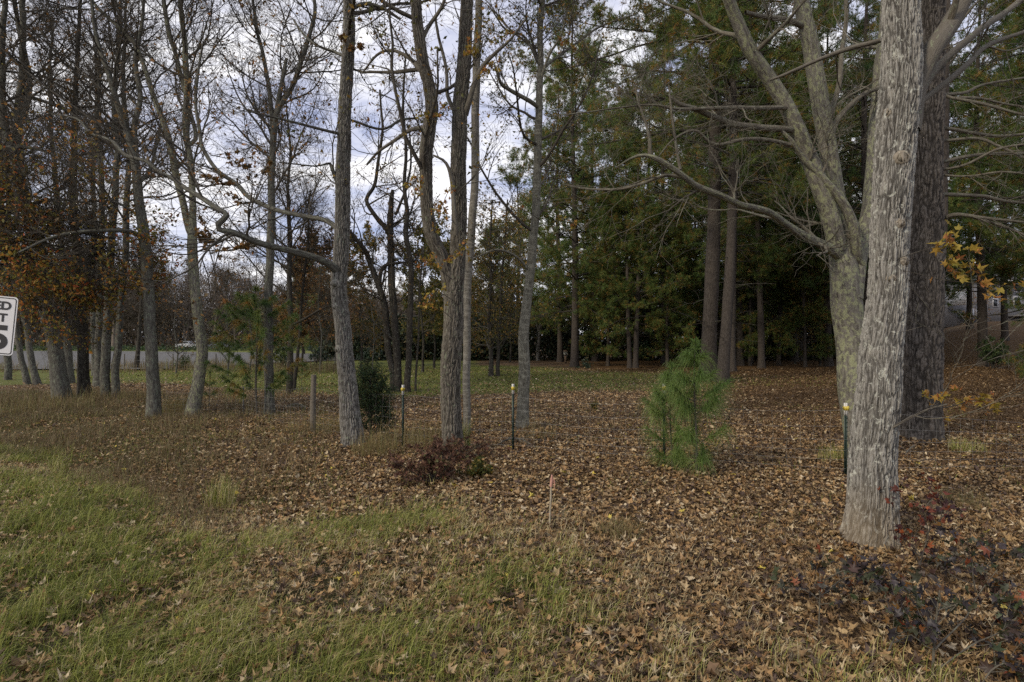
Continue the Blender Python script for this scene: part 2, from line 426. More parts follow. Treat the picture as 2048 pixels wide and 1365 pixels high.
M['farmass'] = leafmat('far wood leaves', [(0, (.065, .056, .044)), (.6, (.10, .08, .058)), (.88, (.12, .075, .04)), (1, (.055, .065, .03))], .2)
M['thicket'] = leafmat('shaded thicket leaves', [(0, (.012, .02, .012)), (.55, (.025, .045, .02)), (.8, (.06, .06, .022)), (1, (.10, .06, .025))], .15)

# ------------------------------------------------------------------ ground
def masks(x, y):
    """weights 0..1 of the ground's kinds at world points"""
    yy = np.maximum(y, .6)
    px, py = CX + F * x / yy, CY + F * H / yy
    w = 150 * (fbm(x * 1.3, y * 1.3, 21, 4) - .5)
    n = fbm(x * .8 + 3, y * .8, 11, 4)
    yb = np.interp(px, [-900, -300, 0, 100, 170, 260, 350, 600, 900, 1100, 1300, 1500, 1700], [850, 862, 880, 905, 950, 1005, 1050, 1035, 1045, 1075, 1110, 1190, 1330])
    fg = sst(-45, 45, py + w - yb) * (y > 0) + (y <= .6)
    fg = np.clip(fg, 0, 1)
    lush = np.interp(px, [-300, 300, 700, 1000, 1200, 1400, 1700, 2100], [1, 1, .92, .76, .62, .5, .28, .10])
    grass = fg * lush
    # litter
    lit = np.interp(px, [-300, 0, 250, 600, 900, 1200, 1500], [.32, .34, .40, .55, .76, .93, 1])
    litter = np.where(fg > .5, lit, np.interp(px, [-200, 150, 330, 560], [.25, .45, .8, 1]))
    # weeds on the left bank
    weed = (1 - fg) * sst(-6, 30, py - 770) * np.interp(px, [-500, 0, 200, 420, 620, 760], [1, 1, .9, .5, .18, 0])
    # far lawn
    wob = 10 * (fbm(x * .25, y * .25, 31) - .5)
    top = np.interp(px, [0, 600, 1000, 1150, 1350, 1500], [738, 728, 733, 740, 744, 756])
    bot = np.interp(px, [0, 350, 600, 800, 960, 1100, 1320, 1420, 1500], [772, 766, 790, 796, 786, 782, 786, 784, 776])
    lawn = sst(-5, 5, py - top + wob * .5) * sst(6, -6, py - bot + wob)
    lawn = np.maximum(lawn, sst(740, 732, py) * sst(1010, 900, px)) * np.interp(px, [900, 1150, 1450, 1600], [1, .8, .42, .2])
    rust = sst(1050, 1250, px) * sst(800, 760, py + w * .3) * (1 - lawn)
    rust = np.maximum(rust, sst(1380, 1560, px) * sst(930, 790, py + w * .6) * (1 - lawn * .6))
    rust = np.maximum(rust, sst(1780, 1900, px) * sst(1000, 850, py + w))
    patch = sst(1700, 1800, px) * sst(760, 740, py) * .12
    return px, py, fg, grass, litter, weed, np.maximum(lawn, patch), rust, n

def make_ground():
    def ax(lo, hi, c, n, k):
        t = np.linspace(math.asinh((lo - c) / k), math.asinh((hi - c) / k), n); return c + k * np.sinh(t)
    xs = ax(-520, 520, 0, 340, 9); ys = ax(-300, 700, 7, 380, 7)
    X, Y = np.meshgrid(xs, ys)
    Z = height(X, Y)
    ny, nx = X.shape
    idx = np.arange(nx * ny).reshape(ny, nx)
    q = np.stack([idx[:-1, :-1], idx[:-1, 1:], idx[1:, 1:], idx[1:, :-1]], -1).reshape(-1, 4)
    px, py, fg, grass, litter, weed, lawn, rust, n = masks(X.ravel(), Y.ravel())
    m, nt, b = newmat('woodland ground')
    g = N_(nt, 'ShaderNodeTexCoord').outputs['Object']
    n1 = noise(nt, g, 9, 6, .7); n2 = noise(nt, g, 1.1, 4); n3 = noise(nt, g, 55, 4, .7)
    lit = ramp(nt, [(.3, (.045, .03, .018)), (.5, (.12, .078, .045)), (.62, (.21, .15, .09)), (.75, (.09, .055, .03))], n3)
    lit = mixc(nt, ramp(nt, [(.35, (0, 0, 0)), (.7, (.6, .6, .6))], n1), lit, (.085, .06, .036))
    gr = ramp(nt, [(.3, (.035, .036, .016)), (.55, (.075, .07, .034)), (.75, (.11, .09, .05))], n3)
    ru = ramp(nt, [(.3, (.05, .03, .014)), (.55, (.11, .066, .03)), (.75, (.15, .095, .045))], n3)
    wd = ramp(nt, [(.3, (.05, .042, .02)), (.6, (.10, .085, .04)), (.8, (.07, .08, .025))], n3)
    lw = ramp(nt, [(.28, (.06, .075, .02)), (.5, (.11, .125, .035)), (.68, (.15, .13, .05)), (.8, (.17, .10, .05))], n3)
    def nz(a, s):  # break the edges up
        mm = N_(nt, 'ShaderNodeMath', operation='MULTIPLY_ADD'); nt.links.new(n1, mm.inputs[0]); mm.inputs[1].default_value = .9
        mm2 = N_(nt, 'ShaderNodeMath', operation='SUBTRACT'); nt.links.new(attr(nt, a), mm2.inputs[0]); mm2.inputs[1].default_value = .45
        nt.links.new(mm2.outputs[0], mm.inputs[2]); mm.use_clamp = True
        return ramp(nt, [(.38, (0, 0, 0)), (.62, (1, 1, 1))], mm.outputs[0])
    c = mixc(nt, nz('rust', 1), lit, ru)
    c = mixc(nt, nz('weed', 1), c, wd)
    c = mixc(nt, nz('grass', 1), c, gr)
    c = mixc(nt, nz('lawn', 1), c, lw)
    nt.links.new(c, b.inputs['Base Color']); b.inputs['Roughness'].default_value = .95; b.inputs['Specular IOR Level'].default_value = .1
    bp = N_(nt, 'ShaderNodeBump'); bp.inputs['Strength'].default_value = .9; bp.inputs['Distance'].default_value = .03
    nt.links.new(n3, bp.inputs['Height']); nt.links.new(bp.outputs[0], b.inputs['Normal'])
    o = mesh('ground', np.stack([X, Y, Z], -1), [q], m, None, {'grass': grass, 'weed': weed, 'lawn': lawn, 'rust': rust})
    tag(o, kind='structure')

def inview(x, y, m=.12):
    return (y > .8) & (np.abs(x) < y * (.9 + m) + .9)

def scatter(rng, y0, y1, dens, wmax=.98):
    """random ground points in the seen wedge between two distances, dens per m2"""
    area = wmax * (y1 * y1 - y0 * y0)
    n = int(area * dens); u = rng.uniform(0, 1, n)
    y = np.sqrt(y0 * y0 + u * (y1 * y1 - y0 * y0)); x = rng.uniform(-1, 1, n) * wmax * y
    return x, y

def ground_cover():
    rng = RS(5)
    # ---- leaf litter
    A = Buf(); B = Buf(); Yl = Buf()
    for (y0, y1, dens, size, kind, curl) in ((2.0, 5.2, 2300, .055, 'dry2', .55), (5.2, 8, 1900, .048, 'dry', .5), (8, 12, 1000, .054, 'dry', .5),
                                             (12, 20, 300, .075, 'simple', .3), (20, 34, 110, .10, 'simple', .3)):
        x, y = scatter(rng, y0, y1, dens)
        px, py, fg, grass, litter, weed, lawn, rust, n = masks(x, y)
        cl = fbm(x * 3.2, y * 3.2, 41)
        p = litter * (1 - .85 * lawn) * np.where(fg > .5, np.clip(.6 + 1.3 * (cl - .35), .4, 1), np.clip(.65 + 1.2 * (cl - .4), .35, 1))
        p = p * np.where(weed > .4, .75, 1)
        ok = rng.uniform(0, 1, len(x)) < p
        x, y, r, gq = x[ok], y[ok], rust[ok], grass[ok]
        z = height(x, y) + rng.uniform(.0, .05, len(x)) + gq * rng.uniform(0, .05, len(x))
        pos = np.stack([x, y, z], -1)
        isr = rng.uniform(0, 1, len(x)) < r * .9
        for sel, bf in ((~isr, A), (isr, B)):
            v, t, rn = leaves(pos[sel], size if bf is A else size * .8, kind, rng, .36, curl, .35)
            bf.add(v, t, rnd=rn)
    for (bx, by, rr) in ((1737, 1093, .22), (905, 908, .22), (706, 895, .24), (1722, 938, .2), (1839, 879, .38), (1044, 861, .13), (934, 874, .09)):   # drifts against the trunks
        c = gp(bx, by); n = int(520 * rr / .2); a = rng.uniform(0, 6.28, n); q = rr + np.abs(rng.normal(0, .10, n)); x = c[0] + q * np.cos(a); y = c[1] + q * np.sin(a)
        z = height(x, y) + .075 * np.exp(-(q - rr) / .08) * rng.uniform(.1, 1, n) + .015
        v, t, rn = leaves(np.stack([x, y, z], -1), .052, 'dry', rng, .55, .5, .35); A.add(v, t, rnd=rn)
    x, y = scatter(rng, 2.6, 12, 1.2)
    v, t, rn = leaves(np.stack([x, y, height(x, y) + .06], -1), .07, 'litter', rng, .4, .4, .3)
    Yl.add(v, t, rnd=rn)
    tag(A.make('leaf_litter', M['litter'], smooth=False), 'curled tan and brown fallen leaves covering the ground', 'fallen leaves', kind='stuff')
    tag(B.make('pine_straw_litter', M['litterdark'], smooth=False), 'rusty pine straw and leaves under the pines', 'pine straw', kind='stuff')
    tag(Yl.make('yellow_leaf_scatter', M['yellowlit'], smooth=False), 'scattered fresh yellow fallen leaves among the brown ones', 'fallen leaves', kind='stuff')
    # fallen pine straw: thin needles lying about
    x, y = scatter(rng, 2.5, 13, 160)
    px = masks(x, y)[0]; ok = rng.uniform(0, 1, len(x)) < np.interp(px, [600, 1100, 1500, 2048], [.05, .25, .8, 1])
    x, y = x[ok], y[ok]; n = len(x)
    a = rng.uniform(0, 6.28, n); L = rng.uniform(.05, .10, n); w = .0016
    z = height(x, y) + rng.uniform(.03, .06, n); dx, dy = np.cos(a) * L, np.sin(a) * L
    V = np.stack([np.stack([x - dx - dy / L * w, y - dy + dx / L * w, z], -1), np.stack([x - dx + dy / L * w, y - dy - dx / L * w, z], -1),
                  np.stack([x + dx, y + dy, z + rng.uniform(-.01, .02, n)], -1)], 1).reshape(-1, 3)
    Bf = Buf().add(V, np.arange(n * 3).reshape(-1, 3), rnd=np.repeat(rng.uniform(.3, 1, n), 3))
    tag(Bf.make('fallen_needles', M['litterdark'], smooth=False), 'loose brown pine needles lying on the leaves', 'pine straw', kind='stuff')

    # ---- grass blades
    def blades(x, y, hgt, wid, lean, rng, tone=None, z0=0.0, winddir=None):
        n = len(x); a = rng.uniform(0, 6.28, n)
        if winddir is not None: a = np.where(rng.uniform(0, 1, n) < .6, winddir + rng.normal(0, .5, n), a)
        h = hgt * rng.uniform(.45, 1.15, n); l = np.abs(rng.normal(0, lean, n)) * h + .02
        dx, dy = np.cos(a), np.sin(a); b = rng.uniform(0, 6.28, n); sx, sy = np.cos(b) * wid / 2, np.sin(b) * wid / 2
        z = height(x, y) + z0
        p0 = np.stack([x, y, z], -1); s = np.stack([sx, sy, sx * 0], -1)
        pm = p0 + np.stack([dx * l * .3, dy * l * .3, h * .6], -1)
        p1 = p0 + np.stack([dx * l, dy * l, h * (1 - .3 * np.minimum(l / h, 1.5))], -1)
        V = np.stack([p0 - s, p0 + s, pm - s * .8, pm + s * .8, p1], 1).reshape(-1, 3)
        bb = (np.arange(n) * 5)[:, None]
        T = np.concatenate([bb + np.array([[0, 1, 3]]), bb + np.array([[0, 3, 2]]), bb + np.array([[2, 3, 4]])], 0)
        r = rng.uniform(0, 1, n) if tone is None else tone
        return V, T, np.repeat(r, 5)
    G = Buf()
    for (y0, y1, dens, hg, wd) in ((2.0, 3.6, 4300, .125, .0036), (3.6, 5.5, 3600, .125, .0042), (5.5, 9.5, 2100, .13, .0055)):
        x, y = scatter(rng, y0, y1, dens)
        px, py, fg, grass, litter, weed, lawn, rust, n = masks(x, y)
        tuft = fbm(x * 4.5, y * 4.5, 51, 3); big = fbm(x * .8, y * .8, 52, 2)
        p = grass * np.clip((tuft - .31) * 4.2, .06, 1) * np.clip(.45 + 1.7 * (big - .25), .4, 1)
        ok = rng.uniform(0, 1, len(x)) < p
        x, y, tf, bg = x[ok], y[ok], tuft[ok], big[ok]
        tone = np.clip(rng.normal(.46, .27, len(x)) + (.5 - bg) * 1.3 + .25 * (grass[ok] < .6), 0, 1)
        v, t, r = blades(x, y, hg * (.65 + .9 * tf) * np.clip(.7 + bg, .7, 1.4), wd, .85, rng, tone, winddir=.35)
        G.add(v, t, rnd=r)
    tag(G.make('grass', M['grassg']), 'long green and straw coloured verge grass in the foreground', 'grass', kind='stuff')
    # short lawn far off, sprigs among the litter
    L_ = Buf()
    x, y = scatter(rng, 15, 38, 110, .75)
    mk = masks(x, y); ok = rng.uniform(0, 1, len(x)) < mk[6] * .9
    v, t, r = blades(x[ok], y[ok], .07, .022, .6, rng, np.clip(rng.normal(.3, .25, ok.sum()), 0, 1)); L_.add(v, t, rnd=r)
    x, y = scatter(rng, 4.5, 15, 330)
    mk = masks(x, y); tf = fbm(x * 1.4, y * 1.4, 61, 4)
    p = (1 - mk[2]) * np.clip((tf - .50) * 5, 0, 1) * np.interp(mk[0], [0, 500, 900, 1300, 2048], [1, .95, .5, .3, .2])
    ok = rng.uniform(0, 1, len(x)) < p
    v, t, r = blades(x[ok], y[ok], .10, .006, .8, rng, np.clip(rng.normal(.25, .2, ok.sum()), 0, 1)); L_.add(v, t, rnd=r)
    tag(L_.make('short_grass', M['grassg']), 'short green grass of the clearing and sprigs among the leaves', 'grass', kind='stuff')
    # weeds on the left bank
    Wd = Buf()
    x, y = scatter(rng, 4.5, 18, 1100, .95)
    mk = masks(x, y); tf = fbm(x * 1.2, y * 1.2, 71, 3)
    p = mk[5] * np.clip((tf - .3) * 3, .05, 1) * np.interp(y, [4.5, 8, 18], [1, .8, .35])
    ok = rng.uniform(0, 1, len(x)) < p
    v, t, r = blades(x[ok], y[ok], .26 * (.4 + tf[ok]), np.interp(y[ok], [4, 18], [.004, .009]), .75, rng); Wd.add(v, t, rnd=r)
    tag(Wd.make('weed_cover', M['grassdry']), 'dry brown weeds and low growth on the ditch bank', 'weeds', kind='stuff')
    return blades

# ------------------------------------------------------------------ trees
def worley(a, b, na, seed):
    """periodic in a (na cells)"""
    ia = np.floor(a); ib = np.floor(b)
    f1 = np.full(a.shape, 9.0); f2 = np.full(a.shape, 9.0)
    for di in (-1, 0, 1):
        for dj in (-1, 0, 1):
            ca = np.mod(ia + di, na); cb = ib + dj
            x = ia + di + .15 + .7 * hsh(ca, cb, seed); y = cb + hsh(ca + 7, cb + 3, seed)
            d = np.hypot(a - x, (b - y) * 1.0)
            f2 = np.where(d < f1, f1, np.minimum(f2, d)); f1 = np.minimum(f1, d)
    return f1, f2

def stem(path, sides, flare=.0, hires=None, seed=1, lobes=4):
    """one trunk tube with root flare; hires = (cells round, cell length, depth)"""
    rng = RS(seed)
    P = path[None, :, :3]; Rr = path[None, :, 3]
    K = P.shape[1]; s = np.concatenate([[0], np.cumsum(np.linalg.norm(np.diff(path[:, :3], axis=0), axis=1))])
    th = np.arange(sides) / sides * 2 * math.pi
    S, T = np.meshgrid(s, th, indexing='ij')
    r0 = path[0, 3]
    fl = flare * np.exp(-S / (r0 * 1.2 + .05))
    ph = rng.uniform(0, 6.28, 4)
    mod = 1 + fl * (1 + .45 * np.cos(lobes * T + ph[0]) + .2 * np.cos((lobes + 2) * T + ph[1]))
    mod = mod * (1 + .035 * np.sin(2 * T + S * 1.7 + ph[2]) + .025 * np.sin(3 * T - S * 2.9 + ph[3]))
    pl = None
    if hires:
        na, cl, dep = hires
        a = T / (2 * math.pi) * na; b = S / cl
        wa = 1.5 * (vn(b * .8 + np.cos(T) * 1.6, np.sin(T) * 1.9 + 9, seed) - .5) + .8 * (vn(b * 2.6 + np.cos(T) * 6, np.sin(T) * 7 + 5, seed + 1) - .5)
        n1 = np.abs(vn(a * 1.1 + wa, b, seed + 2) - .5) * 2; n2 = np.abs(vn(a * 1.25 - wa * .9 + 50, b * 1.3 + 7, seed + 3) - .5) * 2
        n3 = np.abs(vn(a * 1.4 + wa * 1.5 + 20, b * 4.5 + 3, seed + 5) - .5) * 2
        pl = np.clip(np.minimum(np.minimum(n1, n2) * 2.5, .3 + n3 * 2.6), 0, 1)
        pl = pl * (.75 + .4 * vn((a + wa) * 2.2, b * 12, seed + 4)) + .16 * (vn(a * 3, b * 30, seed + 6) - .5)
        mod = mod + (pl - .5) * dep / np.maximum(Rr[0][:, None], .03)
    v, q, bk = tubes(P, Rr, sides, rmod=mod[None])
    return v, q, bk, (pl.ravel() if pl is not None else np.zeros(len(v)))

def cr(rows, Y, wscale=.5):
    """rows (px,py,wpx[,dY]) -> (x,y,z,r)"""
    out = []
    for r in rows:
        d = Y + (r[3] if len(r) > 3 else 0)
        p = W(r[0], r[1], d); out.append((*p, r[2] * wscale / F * d))
    return np.array(out)

def hardwood(label, Y=None, trunk=None, stems=(), limbs=(), top=14, mat='grey', twig='twig', leaf=None, nleaf=0, lsize=.06, lkind='simple',
             seed=1, flare=.5, hires=None, nb=14, bl=(1.4, 3.0), tw=1.0, t0=.3, sides=14, group=None, lzmin=0, knots=(), name='deciduous_tree', base=None, up=.09, lt=1.0, lboost=1, lzmax=99, limbmat=None):
    rng = RS(seed * 13 + 5)
    b0 = gp(trunk[0][0], trunk[0][1]) if base is None else np.array(base, float)
    Y = b0[1]
    T = cr(trunk, Y); T[0, :3] = b0
    def extend(Q, top):
        if Q[-1, 2] < top - 1:
            d = Q[-1, :3] - Q[-3 if len(Q) > 2 else 0, :3]; d = d / np.linalg.norm(d); d = nrm(d * .45 + np.array([rng.normal(0, .1), rng.normal(0, .15), .7]))
            m = 5; h = (top - Q[-1, 2]); rr = Q[-1, 3]
            ex = []
            p = Q[-1, :3].copy()
            for k in range(1, m + 1):
                d = nrm(d + rng.normal(0, .09, 3) + np.array([0, 0, .1])); p = p + d * h / m
                ex.append((*p, max(.015, rr * (1 - k / (m + .3)))))
            Q = np.vstack([Q, ex])
        return Q
    trunk_open = trunk[-1][1] <= 5
    if trunk_open: T = extend(T, top)
    T = np.vstack([[*(T[0, :3] - np.array([0, 0, .12])), T[0, 3] * 1.05], T])
    root = empty(name, tuple(b0), label, 'tree', group)
    h = np.linalg.norm(np.diff(T[:, :3], axis=0), axis=1).sum()
    T[:, 3] *= .88 if hires else .94
    if hires: K = int(h / .015); sd = hires[3]
    else: K = int(max(18, h / .16)); sd = sides
    path = smooth_path(T, K, .012, rng)
    v, q, bk, pl = stem(path, sd, flare, hires[:3] if hires else None, seed)
    bf = Buf().add(v, f4=q, bk=bk, plate=pl)
    for (pt, kr) in knots:
        c = W(pt[0], pt[1], Y); dd = np.linalg.norm(path[:, :3] - c, axis=1); i = dd.argmin()
        cen = path[i, :3]; ang = pt[2]; dr = np.array([math.sin(ang), -math.cos(ang), 0.0])
        r = path[i, 3]; kp = []
        for k, (o, q2) in enumerate(((-.4, 1.35), (.15, 1.3), (.42, 1.1), (.5, .85), (.35, .6), (-.1, .45), (-.5, .35))):
            kp.append((*(cen + dr * (r - .01 + o * kr)), kr * q2))
        kp = np.array(kp); kv, kq, kb = tubes(kp[None, :, :3], kp[None, :, 3], 16)
        kv = kv + rng.normal(0, kr * .04, kv.shape)
        bf.add(kv, f4=kq, bk=kb, plate=np.repeat([.5, .5, .7, .6, .25, 0, 0], 16))
    bf.make('trunk', M[mat], root)
    src = [(path[::max(1, K // 60)], 1.0)]
    for st in stems:
        Q = cr(st, Y)
        if st[-1][1] <= 5: Q = extend(Q, top)
        L = np.linalg.norm(np.diff(Q[:, :3], axis=0), axis=1).sum()
        hi = hires is not None and Q[0, 3] > .05
        p = smooth_path(Q, int(L / (.025 if hi else .12)) + 6, .012, rng)
        nr = max(8, int(hires[0] * Q[0, 3] / path[3, 3])) if hi else 0
        v, q, bk, pl = stem(p, (int(hires[3] * .8) if hi else sides), 0, (nr, hires[1], hires[2] * .8) if hi else None, seed + 3)
        Buf().add(v, f4=q, bk=bk, plate=pl).make('stem', M[mat], root)
        src.append((p[::max(1, len(p) // 40)], .8))
    for lb in limbs:
        Q = cr(lb, Y); L = np.linalg.norm(np.diff(Q[:, :3], axis=0), axis=1).sum()
        p = smooth_path(Q, int(L / .09) + 6, .018, rng)
        v, q, bk, pl = stem(p, 10, 0, None, seed + 3)
        Buf().add(v, f4=q, bk=bk, plate=np.full(len(v), .6)).make('limb', M[limbmat] if limbmat else M[mat if twig != 'twigpale' or lb[0][2] > 14 else twig], root)
        src.append((p, .55))
    # fine growth
    tb = Buf(); ends = []
    for k, (p, wgt) in enumerate(src):
        P = p[None, :, :3]; Rr = p[None, :, 3]
        L = np.linalg.norm(np.diff(p[:, :3], axis=0), axis=1).sum()
        if k == 0: n1 = int(nb); ta = t0
        else: n1 = int(max(2, nb * wgt * min(1, L / 6) * (lboost if k > len(stems) else 1))); ta = .12
        c1, r1 = grow(P, Rr, n1, ta, .98, bl if k < 1 + len(stems) else (bl[0] * .5, bl[1] * .55), (.95, .25), 10, .42, .032, up, .13, rng, .3)
        c2, r2 = grow(c1, r1, max(2, int(6 * tw)), .15, .98, (bl[0] * .35, bl[1] * .45), (.75, .25), 7, .6, .011, up * .6, .15, rng, .35)
        c3, r3 = grow(c2, r2, max(2, int(5 * tw)), .12, 1, (.25, .65), (.7, .25), 5, .6, .0055, up * .5, .18, rng, .5)
        c4, r4 = grow(c3, r3, 2, .2, 1, (.10, .30), (.7, .25), 3, .8, .0034, .03, .15, rng, .6)
        for cc, rr, sds in ((c1, r1, 6), (c2, r2, 5), (c3, r3, 3), (c4, r4, 3)):
            v, q, bk = tubes(cc, np.maximum(rr, .0016), sds); tb.add(v, f4=q, bk=bk)
        if k == 0 or wgt > .5: ends.append(c3.reshape(-1, 3)); ends.append(c4.reshape(-1, 3))
        else: ends.append(c3.reshape(-1, 3))
    tb.make('crown', M[twig], root)
    if leaf:
        E = np.concatenate(ends)
        kz = np.interp(E[:, 2], [lzmin, lzmin + 1.1, lzmax - 1.6, lzmax + 1.4], [0, 1, 1, .12]) if lzmax < 90 else (E[:, 2] > lzmin) * 1.0
        kz = kz * (np.clip((fbm(E[:, 0] * 1.3, E[:, 2] * 2.2 + E[:, 1], 4) - .38) * 6, .06, 1) if lzmax < 90 else 1)
        E = E[rng.uniform(0, 1, len(E)) < kz]
        ii = rng.randint(0, len(E), nleaf)
        pos = E[ii] + rng.normal(0, .03, (nleaf, 3))
        v, t, r = leaves(pos, lsize, lkind, rng, None, .25, .35)
        Buf().add(v, t, rnd=r).make('foliage', M[leaf], root, smooth=False)
    return root, path, src

def copy_tree(o, parent=None):
    c = o.copy(); C.objects.link(c)
    if parent is not None: c.parent = parent
    for ch in list(o.children): copy_tree(ch, c)
    return c

def pine_proto(seed, Ht, z0, r0, spread, nbr, mat='pine', leaf='needle', tufts=13, nn=17, nl=.28, name='pine_tree', dead=True):
    rng = RS(seed)
    root = empty(name, (0, 0, 0))
    z = np.linspace(-.15, Ht, 40)
    path = np.stack([.12 * np.sin(z * .22 + seed), .10 * np.sin(z * .27 + seed * 2), z, r0 * (1 - .9 * np.clip(z / Ht, 0, 1) ** 1.1)], 1)
    path[:, :2] -= path[0, :2]
    v, q, bk, pl = stem(path, 16, .35, None, seed)
    Buf().add(v, f4=q, bk=bk, plate=pl).make('trunk', M[mat], root)
    # main branches
    P = path[None, :, :3]; Rr = path[None, :, 3]
    t = np.sort(rng.uniform(z0 / Ht, .985, nbr)); zz = t * Ht
    rel = (t - z0 / Ht) / (1 - z0 / Ht)
    prof = np.interp(rel, [0, .25, .6, .85, 1], [.75, 1, .8, .5, .16]) * spread * rng.uniform(.65, 1.1, nbr)
    az = np.cumsum(rng.uniform(1.6, 3.0, nbr)); prof = prof * np.clip(rng.normal(1, .22, nbr), .5, 1.35); el = np.interp(rel, [0, .5, 1], [.05, .4, .9]) + rng.normal(0, .14, nbr)
    K = 12; out = np.empty((nbr, K, 3))
    px = np.interp(zz, path[:, 2], path[:, 0]); py = np.interp(zz, path[:, 2], path[:, 1])
    out[:, 0] = np.stack([px, py, zz], 1)
    d = np.stack([np.cos(az) * np.cos(el), np.sin(az) * np.cos(el), np.sin(el)], 1)
    for k in range(1, K):
        d = nrm(d + rng.normal(0, .07, (nbr, 3)) + np.array([0, 0, .035 if k > 6 else -.03])); out[:, k] = out[:, k - 1] + d * prof[:, None] / (K - 1)
    rb = np.interp(zz, path[:, 2], path[:, 3]) * .28
    rb = np.minimum(rb, .012 + prof * .012)[:, None] * np.linspace(1, .25, K)
    tb = Buf(); v, q, bk = tubes(out, rb, 6); tb.add(v, f4=q, bk=bk)
    c2, r2 = grow(out, rb, 14, .16, 1, (.5 * spread / 4, 1.8 * spread / 4), (.8, .3), 6, .6, .012, .12, .12, rng, .4, .45)
    v, q, bk = tubes(c2, r2, 4); tb.add(v, f4=q, bk=bk)
    if dead and z0 > 2:
        nd = int(z0 * 2.5)
        c5, r5 = grow(P, Rr, nd, 2.2 / Ht, z0 / Ht + .05, (.8, 2.6), (1.5, .2), 8, .25, .018, -.02, .14, rng, .25)
        v, q, bk = tubes(c5, r5, 5); tb.add(v, f4=q, bk=bk)
        c6, r6 = grow(c5, r5, 5, .25, 1, (.3, .9), (.8, .25), 5, .6, .008, -.02, .18, rng, .3)
        v, q, bk = tubes(c6, r6, 3); tb.add(v, f4=q, bk=bk)
    tb.make('branch_work', M['dark'], root)
    # tufts
    idx = rng.uniform(.3, 1, (len(c2), tufts)) * (c2.shape[1] - 1)
    i = np.clip(idx.astype(int), 0, c2.shape[1] - 2); f = (idx - i)[..., None]; ar = np.arange(len(c2))[:, None]
    a, b = c2[ar, i], c2[ar, i + 1]; tp = (a * (1 - f) + b * f).reshape(-1, 3); td = nrm((b - a).reshape(-1, 3) + rng.normal(0, .45, (len(tp), 3)) + np.array([0, 0, .25]))
    tp = tp + td * rng.uniform(0, .12, (len(tp), 1)) + rng.normal(0, .10, tp.shape); cc_ = c2.mean(1); cl_ = fbm(cc_[:, 0] * .8 + cc_[:, 2] * .45, cc_[:, 1] * .8 + cc_[:, 2] * .9, seed + 40, 2); keep = np.repeat(rng.uniform(0, 1, len(c2)) < np.clip((cl_ - .35) * 6, .08, 1), tufts); tp, td, idx = tp[keep], td[keep], idx.reshape(-1)[keep]
    tone = np.clip(rng.beta(1.6, 2.2, len(tp)) + .35 * (vn(tp[:, 0] * .9, tp[:, 1] * .9 + tp[:, 2] * .7, seed) - .35) + .22 * (1 - idx.reshape(-1) / 5), 0, 1)
    v, tr, rn = needles(tp, td, nn, nl, .016 if nn < 25 else .004, .62, rng, .12, 1, tone)
    Buf().add(v, tr, rnd=rn).make('foliage', M[leaf], root)
    return root

def bush(name, label, cat, base, rad, hgt, mat, n, size, kind='oval', seed=1, stemmat='twig', group=None, shape='ball', curl=.2, nst=9):
    rng = RS(seed + 900); b0 = np.asarray(base, float)
    root = empty(name, tuple(b0), label, cat, group)
    # stems fanning from the base
    P = np.zeros((1, 4, 3)) + b0; P[0, :, 2] += np.linspace(0, .06 * hgt, 4) ; Rr = np.full((1, 4), .02 * hgt + .006)
    if shape in ('cone', 'column'):
        P = np.zeros((1, 8, 3)) + b0; P[0, :, 2] += np.linspace(0, hgt * .95, 8); Rr = np.linspace(.02 * hgt + .004, .004, 8)[None]
        c1, r1 = grow(P, Rr, nst * 3, .06, .97, (rad * .45, rad * 1.35), (1.0, .25), 6, .5, .014 * hgt, .08, .1, rng, .3, .75 if shape == 'cone' else .45)
    else:
        c1, r1 = grow(P, Rr, nst, 0, 1, (hgt * .7, hgt * 1.15), (.65, .35), 7, .7, .02 * hgt, .02, .14, rng, .3, 0)
        s = np.array([rad / (hgt * .75), rad / (hgt * .75), 1]); c1 = (c1 - b0) * s + b0
        c1[..., 2] = np.maximum(c1[..., 2], b0[2] - .02)
    c2, r2 = grow(c1, r1, 7, .2, 1, (.16 * hgt, .38 * hgt), (.8, .3), 5, .6, .01, .05, .2, rng, .4)
    c3, r3 = grow(c2, r2, 4, .2, 1, (.07 * hgt, .2 * hgt), (.8, .3), 4, .6, .005, .02, .2, rng, .5)
    tb = Buf()
    for cc, rr, sd in ((P, Rr, 7), (c1, r1, 5), (c2, r2, 4), (c3, r3, 3)):
        v, q, bk = tubes(cc, np.maximum(rr, .0012), sd); tb.add(v, f4=q, bk=bk)
    tb.make('stem', M[stemmat], root)
    E = np.concatenate([c2[:, 1:].reshape(-1, 3), c3.reshape(-1, 3)]); E = E[E[:, 2] > b0[2] + .01]
    pos = E[rng.randint(0, len(E), n)] + rng.normal(0, size * .4, (n, 3))
    v, t, r = leaves(pos, size, kind, rng, None, curl, .3)
    Buf().add(v, t, rnd=r).make('foliage', M[mat], root, smooth=False)
    return root

# ------------------------------------------------------------------ build
make_ground()
blades = ground_cover()

